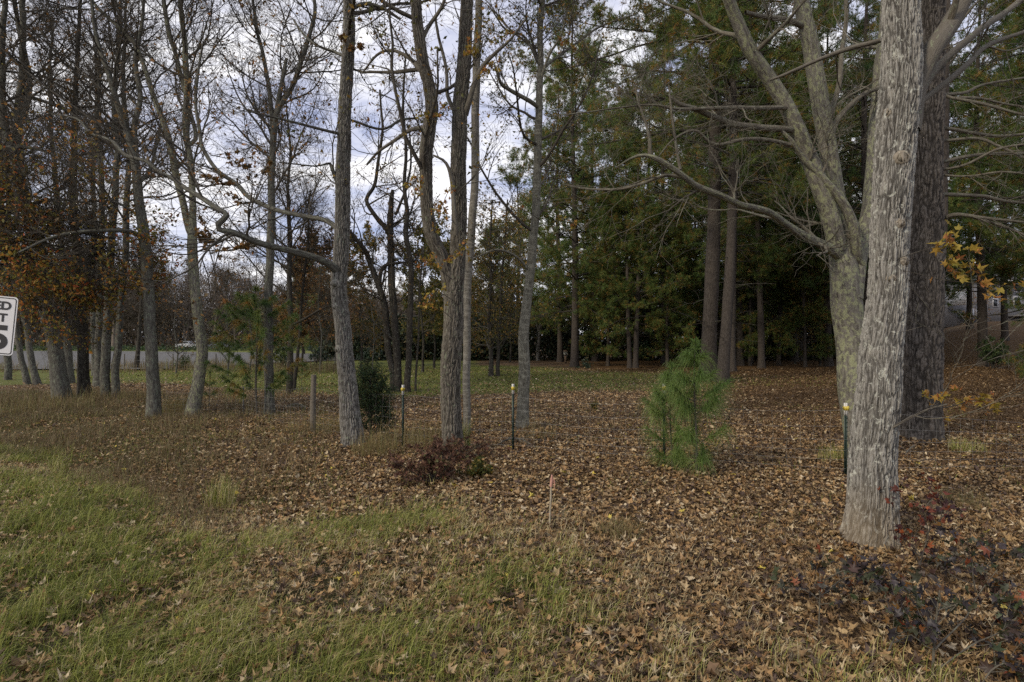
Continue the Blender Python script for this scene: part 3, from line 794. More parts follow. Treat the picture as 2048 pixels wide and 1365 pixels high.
# asphalt lot beyond the clearing, on the left
rp = [(-500, 703.2), (0, 703), (300, 704), (520, 706.5), (660, 709.5), (770, 713.5), (770, 720), (640, 724), (450, 734), (300, 741), (0, 741), (-500, 745)]
pts = []
for (x, y) in rp:
    Yd = F * H / (y - CY); pts.append(((x - CX) / F * Yd, Yd))
from mathutils.geometry import tessellate_polygon
from mathutils import Vector
tri = tessellate_polygon([[Vector((a, b, 0)) for a, b in pts]])
m, nt, b = newmat('worn asphalt'); g = N_(nt, 'ShaderNodeTexCoord').outputs['Object']
nt.links.new(mixc(nt, noise(nt, g, .35, 5), ramp(nt, [(.3, (.058, .057, .055)), (.7, (.08, .078, .074))], noise(nt, g, 6, 6)), (.066, .064, .06)), b.inputs['Base Color']); b.inputs['Roughness'].default_value = .85
tag(mesh('road', [(a, b_, .075) for a, b_ in pts], [np.array(tri)], m, smooth=False), kind='structure')

# ---- near and middle hardwoods -------------------------------------------------
hardwood('big grey furrowed tree in the right foreground with branch scars and a limb forking right',
    trunk=[(1737, 1093, 94), (1743, 1010, 90), (1749, 900, 88), (1757, 784, 86), (1768, 652, 81), (1777, 500, 77), (1786, 366, 77), (1796, 220, 79), (1802, 110, 74), (1806, 0, 70), (1812, -200, 62)],
    limbs=[[(1815, 262, 46), (1826, 205, 42), (1842, 155, 38), (1866, 99, 36), (1897, 48, 34, .1), (1928, -10, 32, .2), (1990, -150, 26, .4)],
           [(1800, 70, 9, .12), (1752, 84, 9, .2), (1700, 97, 9, .3), (1640, 118, 7, .4), (1560, 150, 6, .5), (1537, 158, 4, .6)],
           [(1835, 210, 14, .2), (1888, 121, 14, .4), (1940, 73, 13, .6), (1987, 40, 12, .8), (2040, 2, 11, 1), (2120, -60, 8, 1.3)],
           [(1838, 206, 12, .2), (1880, 176, 12, .3), (1925, 135, 11, .4), (1980, 92, 9, .6), (2060, 60, 7, .8)],
           [(1780, 858, 4, -.15), (1806, 838, 5, -.2), (1846, 818, 4, -.25), (1884, 808, 3, -.3)]],
    top=15, mat='sweet', limbmat='hick', twig='twigpale', seed=3, flare=.34, hires=(62, .17, .016, 360), nb=8, bl=(1.2, 2.6), tw=.8, t0=.6,
    knots=[((1771, 324, -.25), .045), ((1778, 452, -.05), .034), ((1793, 529, .35), .034), ((1758, 558, -.45), .03), ((1752, 229, -1.2), .03)])

hardwood('lichen spotted tree forking into three stems just behind the big foreground tree',
    trunk=[(1722, 935, 50), (1714, 860, 52), (1708, 780, 53), (1702, 700, 54), (1696, 640, 58), (1690, 597, 60), (1684, 540, 54), (1680, 480, 48), (1676, 421, 40), (1668, 348, 37), (1657, 293, 35), (1640, 220, 34), (1628, 147, 33), (1617, 73, 31), (1605, 10, 30), (1590, -120, 24)],
    stems=[[(1672, 500, 34, -.1), (1661, 450, 33, -.15), (1643, 385, 33, -.2), (1628, 330, 34, -.25), (1606, 278, 33, -.3), (1573, 212, 30, -.35), (1537, 157, 28, -.4), (1500, 105, 26, -.5), (1470, 40, 23, -.6), (1455, 0, 21, -.7), (1430, -120, 17, -.9)],
           [(1700, 600, 44, -.05), (1712, 540, 38, 0), (1722, 490, 34, .05), (1733, 430, 28, .15), (1742, 350, 24, .25), (1752, 240, 22, .4), (1765, 100, 20, .5), (1770, 0, 18, .5)]],
    limbs=[[(1722, 530, 20, -.05), (1714, 500, 20, -.15), (1706, 455, 20, -.2), (1688, 408, 18, -.25), (1647, 359, 15, -.3), (1602, 311, 12, -.35), (1582, 284, 9, -.4), (1560, 262, 6, -.4)],
           [(1692, 520, 24, -.0), (1662, 500, 21, -.15), (1640, 488, 18, -.25), (1610, 472, 15, -.4), (1573, 448, 14, -.6), (1540, 426, 13, -.8), (1500, 414, 13, -1), (1476, 409, 12, -1.1), (1439, 392, 13, -1.2), (1395, 374, 13, -1.3), (1366, 352, 12, -1.4), (1315, 319, 11, -1.5), (1286, 311, 7, -1.5), (1262, 318, 4, -1.5), (1235, 335, 2, -1.5)],
           [(1368, 355, 8, -1.35), (1330, 352, 7, -1.3), (1280, 370, 6, -1.2), (1230, 380, 5, -1.1), (1160, 376, 4, -1), (1120, 368, 2.5, -1)],
           [(1592, 262, 13, -.3), (1560, 258, 13, -.4), (1520, 256, 13, -.5), (1469, 249, 12, -.7), (1421, 231, 11, -.8), (1385, 216, 10, -.9), (1360, 208, 8, -1), (1338, 190, 5, -1)],
           [(1575, 215, 10, -.4), (1520, 215, 9, -.6), (1440, 218, 7, -.8), (1355, 219, 6, -1), (1290, 210, 4, -1.1), (1100, 232, 2, -1.4)],
           [(1300, 312, 9, -1.5), (1303, 280, 6, -1.5), (1296, 245, 5, -1.5), (1280, 205, 4, -1.5), (1272, 170, 3, -1.5)],
           [(1360, 340, 6, -1.4), (1352, 280, 5, -1.4), (1345, 220, 5, -1.4), (1343, 170, 3, -1.4)],
           [(1580, 290, 9, -.4), (1540, 282, 8, -.5), (1490, 280, 7, -.7), (1430, 290, 6, -.8), (1390, 262, 5, -.9), (1350, 278, 4, -1), (1320, 312, 2.5, -1)],
           [(1610, 55, 12, 0), (1570, 42, 11, -.1), (1530, 35, 9, -.2), (1490, 25, 8, -.3)],
           [(1655, 300, 13, .0), (1662, 275, 11, .0), (1676, 245, 10, .05), (1700, 215, 10, .1), (1730, 188, 9, .15), (1760, 175, 8, .2), (1800, 160, 5, .3)],
           [(1650, 260, 11, .1), (1675, 170, 10, .2), (1690, 90, 9, .3), (1692, 0, 8, .3)]],
    top=13, mat='maple', twig='twigpale', seed=4, flare=.25, hires=None, sides=36, nb=16, bl=(1.0, 2.4), tw=1.15, t0=.5, base=gp(1722, 938), up=.03)

hardwood('large pale grey oak left of centre with two crooked limbs reaching left',
    trunk=[(706, 895, 48), (700, 850, 44), (696, 790, 41), (690, 706, 37), (683, 615, 34), (679, 545, 33), (683, 450, 31), (687, 330, 31), (692, 220, 29), (692, 146, 27), (697, 73, 25), (698, 0, 22), (702, -150, 19)],
    limbs=[[(676, 545, 24), (661, 532, 16, -.1), (628, 516, 14, -.3), (573, 501, 13, -.6), (522, 487, 13, -.9), (478, 468, 13, -1.1), (437, 458, 12, -1.2), (440, 445, 12, -1.2), (455, 432, 11, -1.2), (436, 417, 10, -1.1), (403, 395, 10, -1), (366, 375, 9, -.9), (340, 357, 8, -.8), (315, 344, 8, -.7), (290, 322, 7, -.6), (256, 311, 7, -.4), (225, 283, 6, -.2), (183, 267, 5, 0), (150, 238, 4, .2), (100, 228, 2.5, .4)],
           [(680, 470, 18), (668, 454, 12, .1), (646, 440, 10, .2), (610, 434, 10, .4), (555, 421, 9, .6), (500, 395, 9, .8), (476, 370, 9, .9), (432, 341, 8, 1), (410, 304, 8, 1.1), (399, 271, 7, 1.2), (392, 220, 6, 1.3), (396, 160, 5, 1.4), (405, 90, 4, 1.5)],
           [(693, 115, 8), (672, 106, 6, .2), (621, 84, 5, .6), (590, 40, 4, 1)],
           [(688, 272, 7), (672, 267, 6, -.1), (621, 253, 5, -.4), (555, 236, 4, -.7), (500, 222, 3, -1)],
           [(684, 400, 6), (665, 335, 8, -.1), (660, 326, 5, -.1), (630, 332, 3, -.3), (560, 326, 2.5, -.6)],
           [(700, 20, 9), (730, 8, 8, .1), (765, 16, 6, .2), (800, 40, 4, .3)],
           [(700, 240, 5), (760, 258, 5, .3), (800, 240, 5, .5), (840, 238, 4, .7)]],
    top=15, mat='oak', twig='twig', seed=5, flare=.35, hires=(50, .17, .017, 260), nb=32, bl=(1.4, 3.0), tw=1.1, t0=.42, leaf='brownleaf', nleaf=2600, lsize=.06, up=.05, limbmat='grey',
    knots=[((676, 615, -.5), .045), ((675, 700, -.6), .05), ((674, 570, -.2), .06)])

hardwood('brown furrowed tree at centre forking low into two upright stems',
    trunk=[(905, 908, 46), (904, 850, 44), (903, 780, 43), (905, 670, 43), (907, 597, 42), (911, 540, 40), (915, 487, 36), (919, 440, 35), (919, 330, 33), (918, 238, 32), (925, 147, 30), (930, 73, 29), (936, 0, 27), (945, -150, 23)],
    stems=[[(906, 590, 34), (898, 550, 30, -.02), (885, 516, 28, -.05), (866, 476, 27, -.1), (859, 440, 26, -.1), (852, 385, 25, -.15), (850, 311, 25, -.2), (856, 256, 25, -.2), (864, 212, 24, -.25), (859, 165, 23, -.3), (846, 121, 22, -.35), (837, 55, 21, -.4), (833, 0, 20, -.5), (826, -140, 16, -.6)]],
    limbs=[[(855, 256, 12, -.2), (843, 257, 10, -.2), (822, 262, 8, -.1), (793, 282, 7, 0), (760, 304, 5, .2), (735, 330, 4, .3)],
           [(846, 150, 12, -.3), (832, 136, 10, -.3), (815, 117, 8, -.2), (786, 101, 6, -.1), (756, 110, 5, 0), (723, 147, 3, .1)],
           [(930, 230, 14), (938, 205, 11, -.1), (950, 160, 10, -.15), (966, 128, 9, -.2), (991, 103, 7, -.3), (1020, 80, 5, -.4), (1050, 40, 4, -.5)],
           [(912, 470, 10, -.2), (905, 420, 9, -.25), (901, 360, 9, -.25), (890, 325, 6, -.3), (868, 311, 4, -.3)],
           [(920, 240, 10, .1), (898, 195, 8, .2), (892, 150, 7, .3), (878, 90, 6, .4), (872, 40, 5, .4)],
           [(845, 80, 9, -.4), (860, 50, 8, -.4), (884, 15, 7, -.5), (900, -30, 5, -.6)]],
    top=15, mat='hick', twig='twig', seed=6, flare=.22, hires=(48, .17, .017, 260), nb=18, bl=(1.3, 2.8), tw=1, t0=.45, leaf='olive', nleaf=2300, lsize=.06, lkind='simple')

hardwood('slim pale straight trunk standing just right of the forked centre tree',
    trunk=[(934, 880, 16), (934, 800, 17), (932, 706, 17), (934, 615, 17), (940, 505, 17), (945, 440, 17), (949, 330, 17), (952, 220, 17), (954, 110, 16), (956, 0, 15), (958, -120, 13)],
    top=16, mat='pale', seed=7, flare=.15, sides=18, nb=12, t0=.6, leaf='olive', nleaf=1200, lsize=.06, base=gp(934, 874))

hardwood('grey ringed trunk leaning slightly right beside the fence post at centre right',
    trunk=[(1044, 861, 28), (1045, 820, 25), (1047, 760, 24), (1049, 670, 22), (1057, 578, 20), (1062, 523, 20), (1068, 450, 18), (1075, 366, 17), (1077, 256, 16), (1079, 146, 14), (1081, 73, 13), (1086, 0, 12), (1092, -120, 9)],
    limbs=[[(1076, 215, 9), (1055, 200, 9, -.2), (1018, 179, 8, -.4), (1000, 166, 7, -.6), (985, 130, 4, -.8)],
           [(1079, 150, 7), (1100, 125, 6, .2), (1146, 90, 5, .5), (1200, 55, 4, .8), (1270, 30, 3, 1.1)],
           [(1078, 180, 6), (1100, 110, 5, -.2), (1120, 70, 4, -.4), (1135, 10, 3, -.5)],
           [(1060, 545, 6), (1030, 512, 5, -.2), (990, 500, 4, -.4), (940, 520, 3, -.6)],
           [(1079, 130, 7), (1050, 75, 5, -.1), (1012, 60, 4, -.2), (985, 25, 3, -.4)]],
    top=15, mat='birchy', seed=8, flare=.3, sides=20, nb=30, bl=(1.3, 2.8), tw=1.2, t0=.25, leaf='olive', nleaf=5200, lsize=.055)

hardwood('triple dark leaning stems behind the small cedar and first fence post',
    trunk=[(787, 783, 14), (784, 740, 14), (778, 706, 14), (774, 660, 14), (770, 615, 13), (764, 590, 13), (756, 571, 12), (746, 540, 12), (734, 509, 11), (722, 490, 9), (708, 474, 8), (690, 450, 5)],
    stems=[[(797, 786, 16), (796, 740, 16), (793, 706, 16), (787, 615, 15), (782, 523, 14), (780, 450, 13), (784, 400, 10), (786, 380, 6)],
           [(782, 480, 9), (770, 455, 10), (756, 440, 9), (734, 403, 8), (750, 370, 7), (756, 320, 6), (765, 260, 5), (760, 180, 4)]],
    limbs=[[(759, 580, 9), (762, 545, 8, -.1), (775, 530, 7, -.1), (804, 526, 5, -.1), (835, 520, 3, -.1)],
           [(790, 430, 6), (812, 380, 5, .2), (822, 320, 4, .4), (815, 250, 3, .5)]],
    top=11, mat='dark', seed=9, flare=.2, nb=16, bl=(1.3, 2.6), t0=.5, leaf='brownleaf', nleaf=1300, lsize=.07)

hardwood('dark slender trunk directly behind the first white topped fence post',
    trunk=[(815, 784, 15), (817, 706, 13), (821, 615, 12), (822, 542, 12), (812, 468, 11), (815, 420, 9), (808, 370, 8), (812, 300, 7), (806, 200, 5), (812, 100, 4)],
    top=12, mat='dark', seed=10, flare=.25, nb=22, bl=(1, 2.4), t0=.35, leaf='brownleaf', nleaf=1800, lsize=.07)
hardwood('very thin dark sapling stem between the centre trees and the triple stems',
    trunk=[(831, 784, 5), (834, 720, 5), (837, 655, 4), (840, 580, 4), (846, 500, 3)], top=8, mat='dark', seed=11, nb=10, bl=(.6, 1.4), flare=.1, tw=.7)

left = [
 ('thick mossy grey tree leaning left beside the speed sign, first big trunk from the left', [(125, 803, 36), (120, 760, 31), (111, 711, 28), (101, 660, 27), (93, 620, 27), (88, 565, 26), (78, 520, 27), (62, 450, 24), (46, 385, 22), (34, 320, 20), (37, 238, 16), (40, 190, 15), (45, 150, 13), (46, 60, 11), (45, 0, 10)],
   dict(mat='grey', stems=[[(38, 330, 18), (20, 290, 14, -.2), (4, 220, 13, -.3), (5, 120, 11, -.4), (8, 20, 9, -.5), (10, -30, 8, -.5)], [(42, 240, 12), (60, 175, 10, .1), (50, 110, 9, .1), (35, 50, 8, .2), (30, -5, 7, .2)]],
        limbs=[[(44, 400, 10), (10, 425, 8, -.3), (-30, 460, 6, -.6)], [(50, 190, 7), (110, 210, 6, .3), (180, 235, 5, .6), (260, 260, 4, .9)], [(93, 600, 8), (60, 598, 6, -.2), (20, 590, 4, -.4)]],
        leaf='brownleaf', nleaf=3800, nb=26, flare=.3)),
 ('short grey trunk standing behind the foot of the speed sign', [(16, 760, 13), (15, 700, 13), (12, 620, 12), (8, 500, 11), (2, 380, 9), (0, 200, 7), (-4, 0, 5)], dict(mat='grey', nb=20, leaf='brownleaf', nleaf=1600)),
 ('left one of two slim trunks leaning left just right of the sign', [(55, 769, 14), (48, 740, 12), (42, 711, 11), (33, 656, 10), (22, 590, 10), (8, 500, 9), (-10, 380, 7), (-25, 200, 5)], dict(mat='grey', nb=18)),
 ('right one of two slim trunks leaning left just right of the sign', [(75, 771, 15), (68, 740, 12), (62, 711, 12), (48, 634, 11), (36, 560, 10), (22, 480, 9), (15, 380, 8), (8, 250, 6), (0, 100, 4)], dict(mat='grey', nb=18)),
 ('mottled slim trunk behind the leaning mossy tree', [(140, 767, 17), (137, 711, 15), (134, 656, 14), (128, 560, 13), (120, 450, 11), (108, 330, 9), (100, 180, 7), (105, 40, 5)], dict(mat='grey', nb=24, leaf='brownleaf', nleaf=3200)),
 ('dark rough trunk with swollen foot right of the leaning mossy tree', [(170, 799, 29), (168, 760, 23), (166, 711, 21), (164, 650, 20), (158, 560, 18), (150, 475, 15), (146, 400, 14), (148, 300, 12), (150, 200, 10), (156, 100, 8), (160, 0, 6)], dict(mat='dark', nb=26, leaf='brownleaf', nleaf=3600, flare=.45)),
 ('left one of a close pair of straight grey trunks', [(212, 799, 20), (210, 760, 18), (211, 711, 17), (216, 620, 15), (223, 473, 14), (230, 400, 13), (234, 311, 12), (229, 230, 10), (233, 150, 9), (238, 60, 7), (242, 0, 6)], dict(mat='grey', nb=26, leaf='brownleaf', nleaf=3200)),
 ('right one of a close pair of straight grey trunks', [(232, 799, 17), (232, 760, 15), (234, 711, 14), (240, 620, 13), (249, 546, 12), (252, 436, 12), (256, 366, 11), (258, 300, 10), (250, 220, 9), (247, 150, 8), (250, 60, 6), (252, 0, 5)], dict(mat='grey', nb=26, leaf='brownleaf', nleaf=1600)),
 ('tall two toned trunk with split dark foot standing alone at left', [(308, 838, 30), (306, 800, 26), (304, 711, 24), (297, 583, 22), (288, 473, 21), (278, 400, 19), (271, 330, 18), (262, 285, 15), (240, 230, 12), (218, 150, 10), (195, 80, 8), (182, 0, 6)],
   dict(mat='grey', nb=26, flare=.3, stems=[[(270, 320, 13), (268, 260, 11, .1), (280, 200, 9, .2), (272, 120, 8, .3), (285, 40, 6, .4), (290, -20, 5, .4)]],
        limbs=[[(284, 480, 9), (262, 465, 8, -.3), (205, 462, 7, -.8), (120, 470, 6, -1.2), (40, 505, 4, -1.6)], [(287, 440, 6), (230, 405, 5, .2), (160, 405, 4, .4)], [(275, 370, 7), (300, 340, 6, .2), (310, 300, 5, .3), (325, 250, 3, .4)]], leaf='brownleaf', nleaf=1400)),
 ('lichened trunk with pale foot forking above into two tall wavering stems at left', [(386, 834, 31), (391, 800, 26), (398, 766, 24), (403, 711, 23), (399, 660, 22), (394, 620, 21), (388, 546, 20), (385, 480, 19), (384, 440, 15), (386, 400, 13), (381, 330, 13), (372, 256, 13), (374, 165, 12), (367, 73, 10), (361, 0, 9)],
   dict(mat='maple', nb=20, flare=.3, stems=[[(384, 470, 16), (374, 440, 14), (364, 400, 13), (348, 330, 13), (331, 256, 11), (298, 165, 9), (276, 100, 8), (242, 60, 7), (200, 20, 6), (180, -10, 5)], [(377, 290, 9), (390, 270, 8, .1), (372, 190, 8, .1), (352, 110, 8, .2), (335, 60, 7, .2), (326, -5, 6, .3)]], leaf='brownleaf', nleaf=900)),
 ('straight grey trunk forking high, second trunk left of the large oak', [(539, 829, 23), (538, 790, 20), (537, 706, 19), (537, 597, 18), (540, 523, 17), (541, 476, 16), (544, 366, 14), (548, 256, 13), (553, 225, 12), (570, 196, 10), (592, 157, 10), (610, 103, 9), (625, 48, 8), (628, 0, 7)],
   dict(mat='grey', nb=24, stems=[[(549, 240, 10), (556, 205, 9), (564, 165, 8), (575, 117, 6)], [(546, 260, 10), (540, 195, 9, .1), (533, 154, 8, .2), (522, 92, 7, .2), (511, 37, 6, .3), (505, -10, 5, .3)]], leaf='brownleaf', nleaf=2400)),
 ('dark slender trunk immediately left of the wooden fence post', [(579, 788, 15), (581, 750, 13), (581, 706, 12), (581, 615, 11), (579, 542, 10), (579, 450, 8), (576, 380, 6), (580, 300, 5), (572, 200, 3)], dict(mat='dark', nb=28, leaf='brownleaf', nleaf=1500, limbs=[[(585, 650, 5), (605, 640, 5, -.2), (640, 620, 4, -.5), (665, 610, 3, -.7)]])),
 ('thin sapling curving right beside the dark slender trunk', [(588, 782, 9), (591, 750, 8), (595, 710, 7), (600, 660, 6), (606, 578, 5), (612, 520, 5), (617, 468, 4), (620, 380, 3)], dict(mat='dark', nb=16, bl=(.8, 1.8))),
 ('faint slender trunk among those behind the close pair', [(190, 752, 13), (189, 700, 12), (186, 600, 11), (190, 480, 10), (186, 360, 9), (194, 200, 7), (190, 40, 5)], dict(mat='grey', nb=22, leaf='brownleaf', nleaf=3400)),
 ('mottled trunk with low vines behind and left of the close pair', [(196, 775, 20), (198, 720, 16), (198, 640, 14), (200, 520, 12), (205, 400, 11), (196, 250, 9), (200, 100, 7)], dict(mat='grey', nb=22)),
 ('small forked trunk at the lot edge between the lone trunks', [(272, 738, 12), (275, 710, 9), (278, 680, 8), (280, 640, 6), (284, 560, 5), (282, 480, 4)], dict(mat='dark', nb=18, bl=(1, 2.6))),
]
for i, (lab, tr, kw) in enumerate(left):
    kw['flare'] = kw.get('flare', .5) * .35; kw.setdefault('top', 15); kw.setdefault('bl', (1.6, 3.6)); kw.setdefault('tw', 1.25 if i < 8 else 1.7); kw['nb'] = int(kw.get('nb', 18) * 1.25); kw['nleaf'] = int(kw.get('nleaf', 0) * (.36 if i < 9 else .5)); kw.setdefault('t0', .33)
    kw.setdefault('lsize', .08)
    hardwood(lab, trunk=tr, seed=20 + i, group='hardwoods along the fence row', **kw)

# orange leaved oak boughs hanging over the left side (a tree with its trunk just outside the frame)
hardwood('oak with orange and green leaf sprays spreading over the left trunks', base=[-11.9, 11.4, 0], trunk=[(-165, 850, 30), (-165, 700, 28), (-170, 500, 25), (-165, 300, 21), (-170, 100, 17), (-170, 0, 14)],
    limbs=[[(-165, 560, 20), (-90, 520, 15, .1), (0, 492, 12, .3), (70, 470, 9, .5), (150, 465, 7, .7), (230, 478, 4, 1)],
           [(-165, 480, 18), (-60, 440, 13, .1), (30, 420, 9, .2), (110, 400, 6, .3), (190, 410, 4, .4)],
           [(0, 492, 10, .3), (60, 520, 8, .3), (110, 560, 6, .3), (150, 600, 4, .3), (175, 618, 3, .3)],
           [(-165, 440, 15), (-80, 350, 12, 0), (0, 300, 9, -.1), (80, 300, 6, -.2), (150, 340, 4, -.3)],
           [(-60, 510, 9, .2), (20, 545, 7, .1), (80, 590, 5, 0), (120, 625, 3, 0)],
           [(60, 470, 7, .5), (130, 510, 6, .4), (200, 550, 4, .4), (225, 570, 3, .4)], [(0, 420, 8, .2), (90, 440, 6, .4), (180, 440, 5, .6), (270, 470, 3, .8)], [(110, 500, 6, .4), (190, 520, 4, .6), (240, 500, 3, .7), (290, 520, 2, .8)]],
    top=11, mat='grey', seed=60, nb=26, bl=(1.2, 2.4), tw=1.25, t0=.35, leaf='orange', nleaf=12500, lsize=.068, lkind='oval', up=-.02, lboost=3.6, lzmin=1.3, lzmax=5.4)

for i, (x, y, h_, lab) in enumerate([(455, 752, 5, 'thin bare little tree behind the lichened fork and dull young pine'), (352, 748, 4, 'thin bare little tree between the two lone left trunks'), (640, 745, 6, 'thin bare little tree seen left of the large oak'), (500, 742, 6, 'thin bare little tree behind the dull young pine'), (745, 742, 7, 'thin bare little tree just left of the triple stems'), (670, 738, 7, 'thin bare little tree hidden partly by the large oak')]):
    b0 = gp(x, y); k = F / b0[1]
    hardwood(lab, trunk=[(x, y, .09 * k), (x + 3, y - .3 * h_ * k, .07 * k), (x - 3, y - .6 * h_ * k, .05 * k), (x + 2, y - h_ * k, .02 * k)], mat='grey', seed=140 + i, nb=26, bl=(1.0, 2.4), t0=.15, leaf='brownleaf', nleaf=350, lsize=.1, group='bare little trees at the clearing edge', tw=1.1, up=.08, flare=.1)
# ---- small trees of the clearing edge
hardwood('small leafless multi twigged oak, left stem of the pair on the low mound', trunk=[(983, 752, 11), (981, 700, 9), (978, 640, 8), (982, 560, 6), (980, 480, 5), (985, 400, 3)], top=12, mat='dark', seed=80, nb=40, bl=(1.2, 3.2), t0=.15, leaf='olive', nleaf=3800, lsize=.10, up=-.03)
hardwood('small leafless multi twigged oak, right stem of the pair on the low mound', trunk=[(995, 752, 9), (997, 700, 7), (1000, 640, 6), (1003, 560, 5), (1010, 480, 4), (1015, 400, 3)], top=12, mat='dark', seed=81, nb=40, bl=(1.2, 3.2), t0=.15, leaf='olive', nleaf=3800, lsize=.10, up=-.03)
hardwood('bare vase shaped small tree with pale crooked branches left of the box on a post', trunk=[(1076, 722, 9), (1077, 690, 8), (1080, 660, 7), (1085, 630, 5), (1092, 600, 4), (1105, 570, 3)],
    limbs=[[(1079, 665, 6), (1070, 640, 5, .2), (1060, 610, 4, .4), (1050, 585, 3, .6)], [(1082, 645, 6), (1100, 615, 5, -.2), (1120, 602, 4, -.5), (1150, 605, 3, -.8)], [(1080, 660, 5), (1090, 625, 4, .4), (1110, 590, 3, .8)]],
    top=9, mat='pale', twig='twigpale', seed=82, nb=16, bl=(1.2, 2.6), t0=.3, flare=.2)
hardwood('thin mossy stem between the bare small tree and the box on a post', trunk=[(1110, 718, 5), (1111, 690, 5), (1112, 650, 5), (1110, 600, 4), (1114, 540, 3)], top=9, mat='maple', seed=83, nb=14, bl=(1, 2.2), leaf='yellowgreen', nleaf=900, lsize=.12)
under = [(640, 738, 'thin stemmed tree with rusty leaves left of the yellow notice', 'brownleaf', 44), (722, 735, 'thin stemmed olive tree behind the triple dark stems', 'olive', 40), (603, 736, 'broken looking small tree behind the wooden post', 'brownleaf', 35), (868, 737, 'leafy yellow green small tree behind the centre fork', 'yellowgreen', 40), (845, 745, 'dark viny trunk behind the very thin sapling', 'yellowgreen', 36),
         (1228, 722, 'golden green understory tree right of the straight pine', 'yellowgreen', 46), (1020, 724, 'olive understory tree behind the mound', 'olive', 44), (930, 728, 'bushy olive understory tree behind the pale straight trunk', 'olive', 42),
         (1590, 728, 'yellow leaved understory tree left of the lichen spotted tree', 'gold', 40), (1640, 732, 'yellow leaved understory tree right beside the far pine trunk', 'gold', 33), (1960, 700, 'golden leaved understory tree at the foot of the hill', 'gold', 38), (905, 726, 'brown leaved tree far behind the centre fork', 'brownleaf', 48), (690, 728, 'brown leaved tree far behind the large oak', 'brownleaf', 46)]
for i, (x, y, lab, lf, sd) in enumerate(under):
    b0 = gp(x, y); sc = F / b0[1]
    hardwood(lab, trunk=[(x, y, .16 * sc), (x + 2, y - 1.5 * sc, .13 * sc), (x - 3, y - 3.5 * sc, .10 * sc), (x + 4, y - 6 * sc, .05 * sc), (x + 2, y - 8 * sc, .02 * sc)],
             mat='dark', seed=90 + i, nb=30, bl=(1.3, 3.0), t0=.16, leaf=lf, nleaf=6500 if lf != 'gold' else 1300, lsize=.15 if lf != 'gold' else .12, group='understory trees', tw=.8, up=.02)

# ---- pines ---------------------------------------------------------------------
PA = pine_proto(1, 25, 3.6, .25, 4.8, 96); PB = pine_proto(2, 24, 6.5, .24, 4.4, 76); PC = pine_proto(3, 26, 8.5, .27, 5.2, 80)
PL = pine_proto(4, 15, 1.4, .16, 3.6, 84, dead=False); PM = pine_proto(5, 25, 5.0, .25, 5.2, 92, leaf='needle2')
protos = dict(A=PA, B=PB, C=PC, L=PL, M=PM); used = set()
pines = [  # px, py(base) or None -> Y given, proto, scale, label, group
 (1414, 762, 'C', 1.18, 'thick dark pine trunk, left and larger of the twin pines behind the young pines', None, .010),
 (1444, 766, 'C', .85, 'slimmer pine trunk, right one of the twin pines behind the young pines', None, .035),
 (1464, 744, 'B', .85, 'short looking dark pine trunk just behind the twin pines', None, 0),
 (1149, 734, 'A', 1.0, 'straight reddish pine trunk standing alone beside the box on a post', None, .0),
 (1260, 737, 'B', .62, 'left stem of the slim forked pine pair at the clearing edge', None, -.02),
 (1271, 737, 'A', .66, 'right stem of the slim forked pine pair at the clearing edge', None, .01),
 (1523, 737, 'B', .85, 'straight pine trunk right of the twin pines by the rusty ground', None, 0),
 (1557, 731, 'B', .6, 'thin pine trunk right of the straight pine by the rusty ground', None, 0),
 (1501, 727, 'M', .75, 'thin far pine trunk between the twin pines and the straight pine', None, 0),
 (1657, 733, 'M', .95, 'pine trunk seen just left of the lichen spotted tree', None, 0),
 (1033, 720, 'B', .75, 'far pine trunk left of the ringed grey trunk foot', None, 0),
 (1390, 722, 'A', .7, 'far pine half hidden by the thick twin pine', None, 0),
 (1600, 722, 'M', .9, 'far pine in the dark gap left of the lichen spotted tree', None, 0),
]
bg = [(1190, 46, 'A', 1.0), (1330, 42, 'M', 1.0), (1300, 52, 'A', 1.05), (1440, 46, 'A', 1.05), (1510, 54, 'M', 1.05), (1590, 46, 'A', 1.0), (1700, 50, 'M', 1.0), (1780, 40, 'A', 1), (1860, 46, 'M', 1.0), (1380, 56, 'A', 1.1), (1940, 52, 'A', .95),
      (2080, 34, 'M', .95), (2150, 26, 'A', .95), (2240, 38, 'M', 1.0), (1650, 58, 'M', 1.1), (1480, 38, 'M', .95), (2010, 42, 'B', .9), (1230, 58, 'M', 1.0), (1120, 44, 'A', .9), (1550, 60, 'M', 1.1), (1820, 56, 'A', 1.0), (1730, 62, 'M', 1.1)]
right = [(1216, 38, 'L', .78, 'young pine with low green boughs between the lone straight pine and the forked pair', None), (1335, 35, 'L', .7, 'young pine with low green boughs left of the thick twin pine', None), (1500, 38, 'L', .72, 'young pine with low boughs right of the twin pines', None), (1610, 36, 'L', .7, 'young pine with low boughs in the gap left of the lichen spotted tree', None), (1965, 30, 'M', .9, 'dark pine on the slope right of the big plated pine', None), (2105, 17, 'L', .32, 'low dark evergreen with drooping boughs at the right edge', None), (2135, 19, 'B', .9, 'pine with high crown whose boughs fill the upper right corner', None), (1740, 29, 'M', .95, 'pine hidden behind the three stemmed lichened tree', None)]
far = [(608, 70, 'L', .8, 'rounded far pine rising left of the large oak', None), (645, 62, 'L', .62, 'smaller far pine touching the large oak in view', None), (500, 96, 'L', .6, 'far pine beside the parked white truck lawn', None), (985, 62, 'L', .9, 'far pine showing between the pale trunk and ringed trunk', None)]
def place(key, loc, sc, rz, lab, grp, tilt=0, cat='pine'):
    p = protos[key]
    if key in used: o = copy_tree(p)
    else: o = p; used.add(key)
    o.location = loc; o.scale = (sc,) * 3; o.rotation_euler = (0, tilt, rz)
    tag(o, lab, cat, grp); return o
r = random.Random(3)
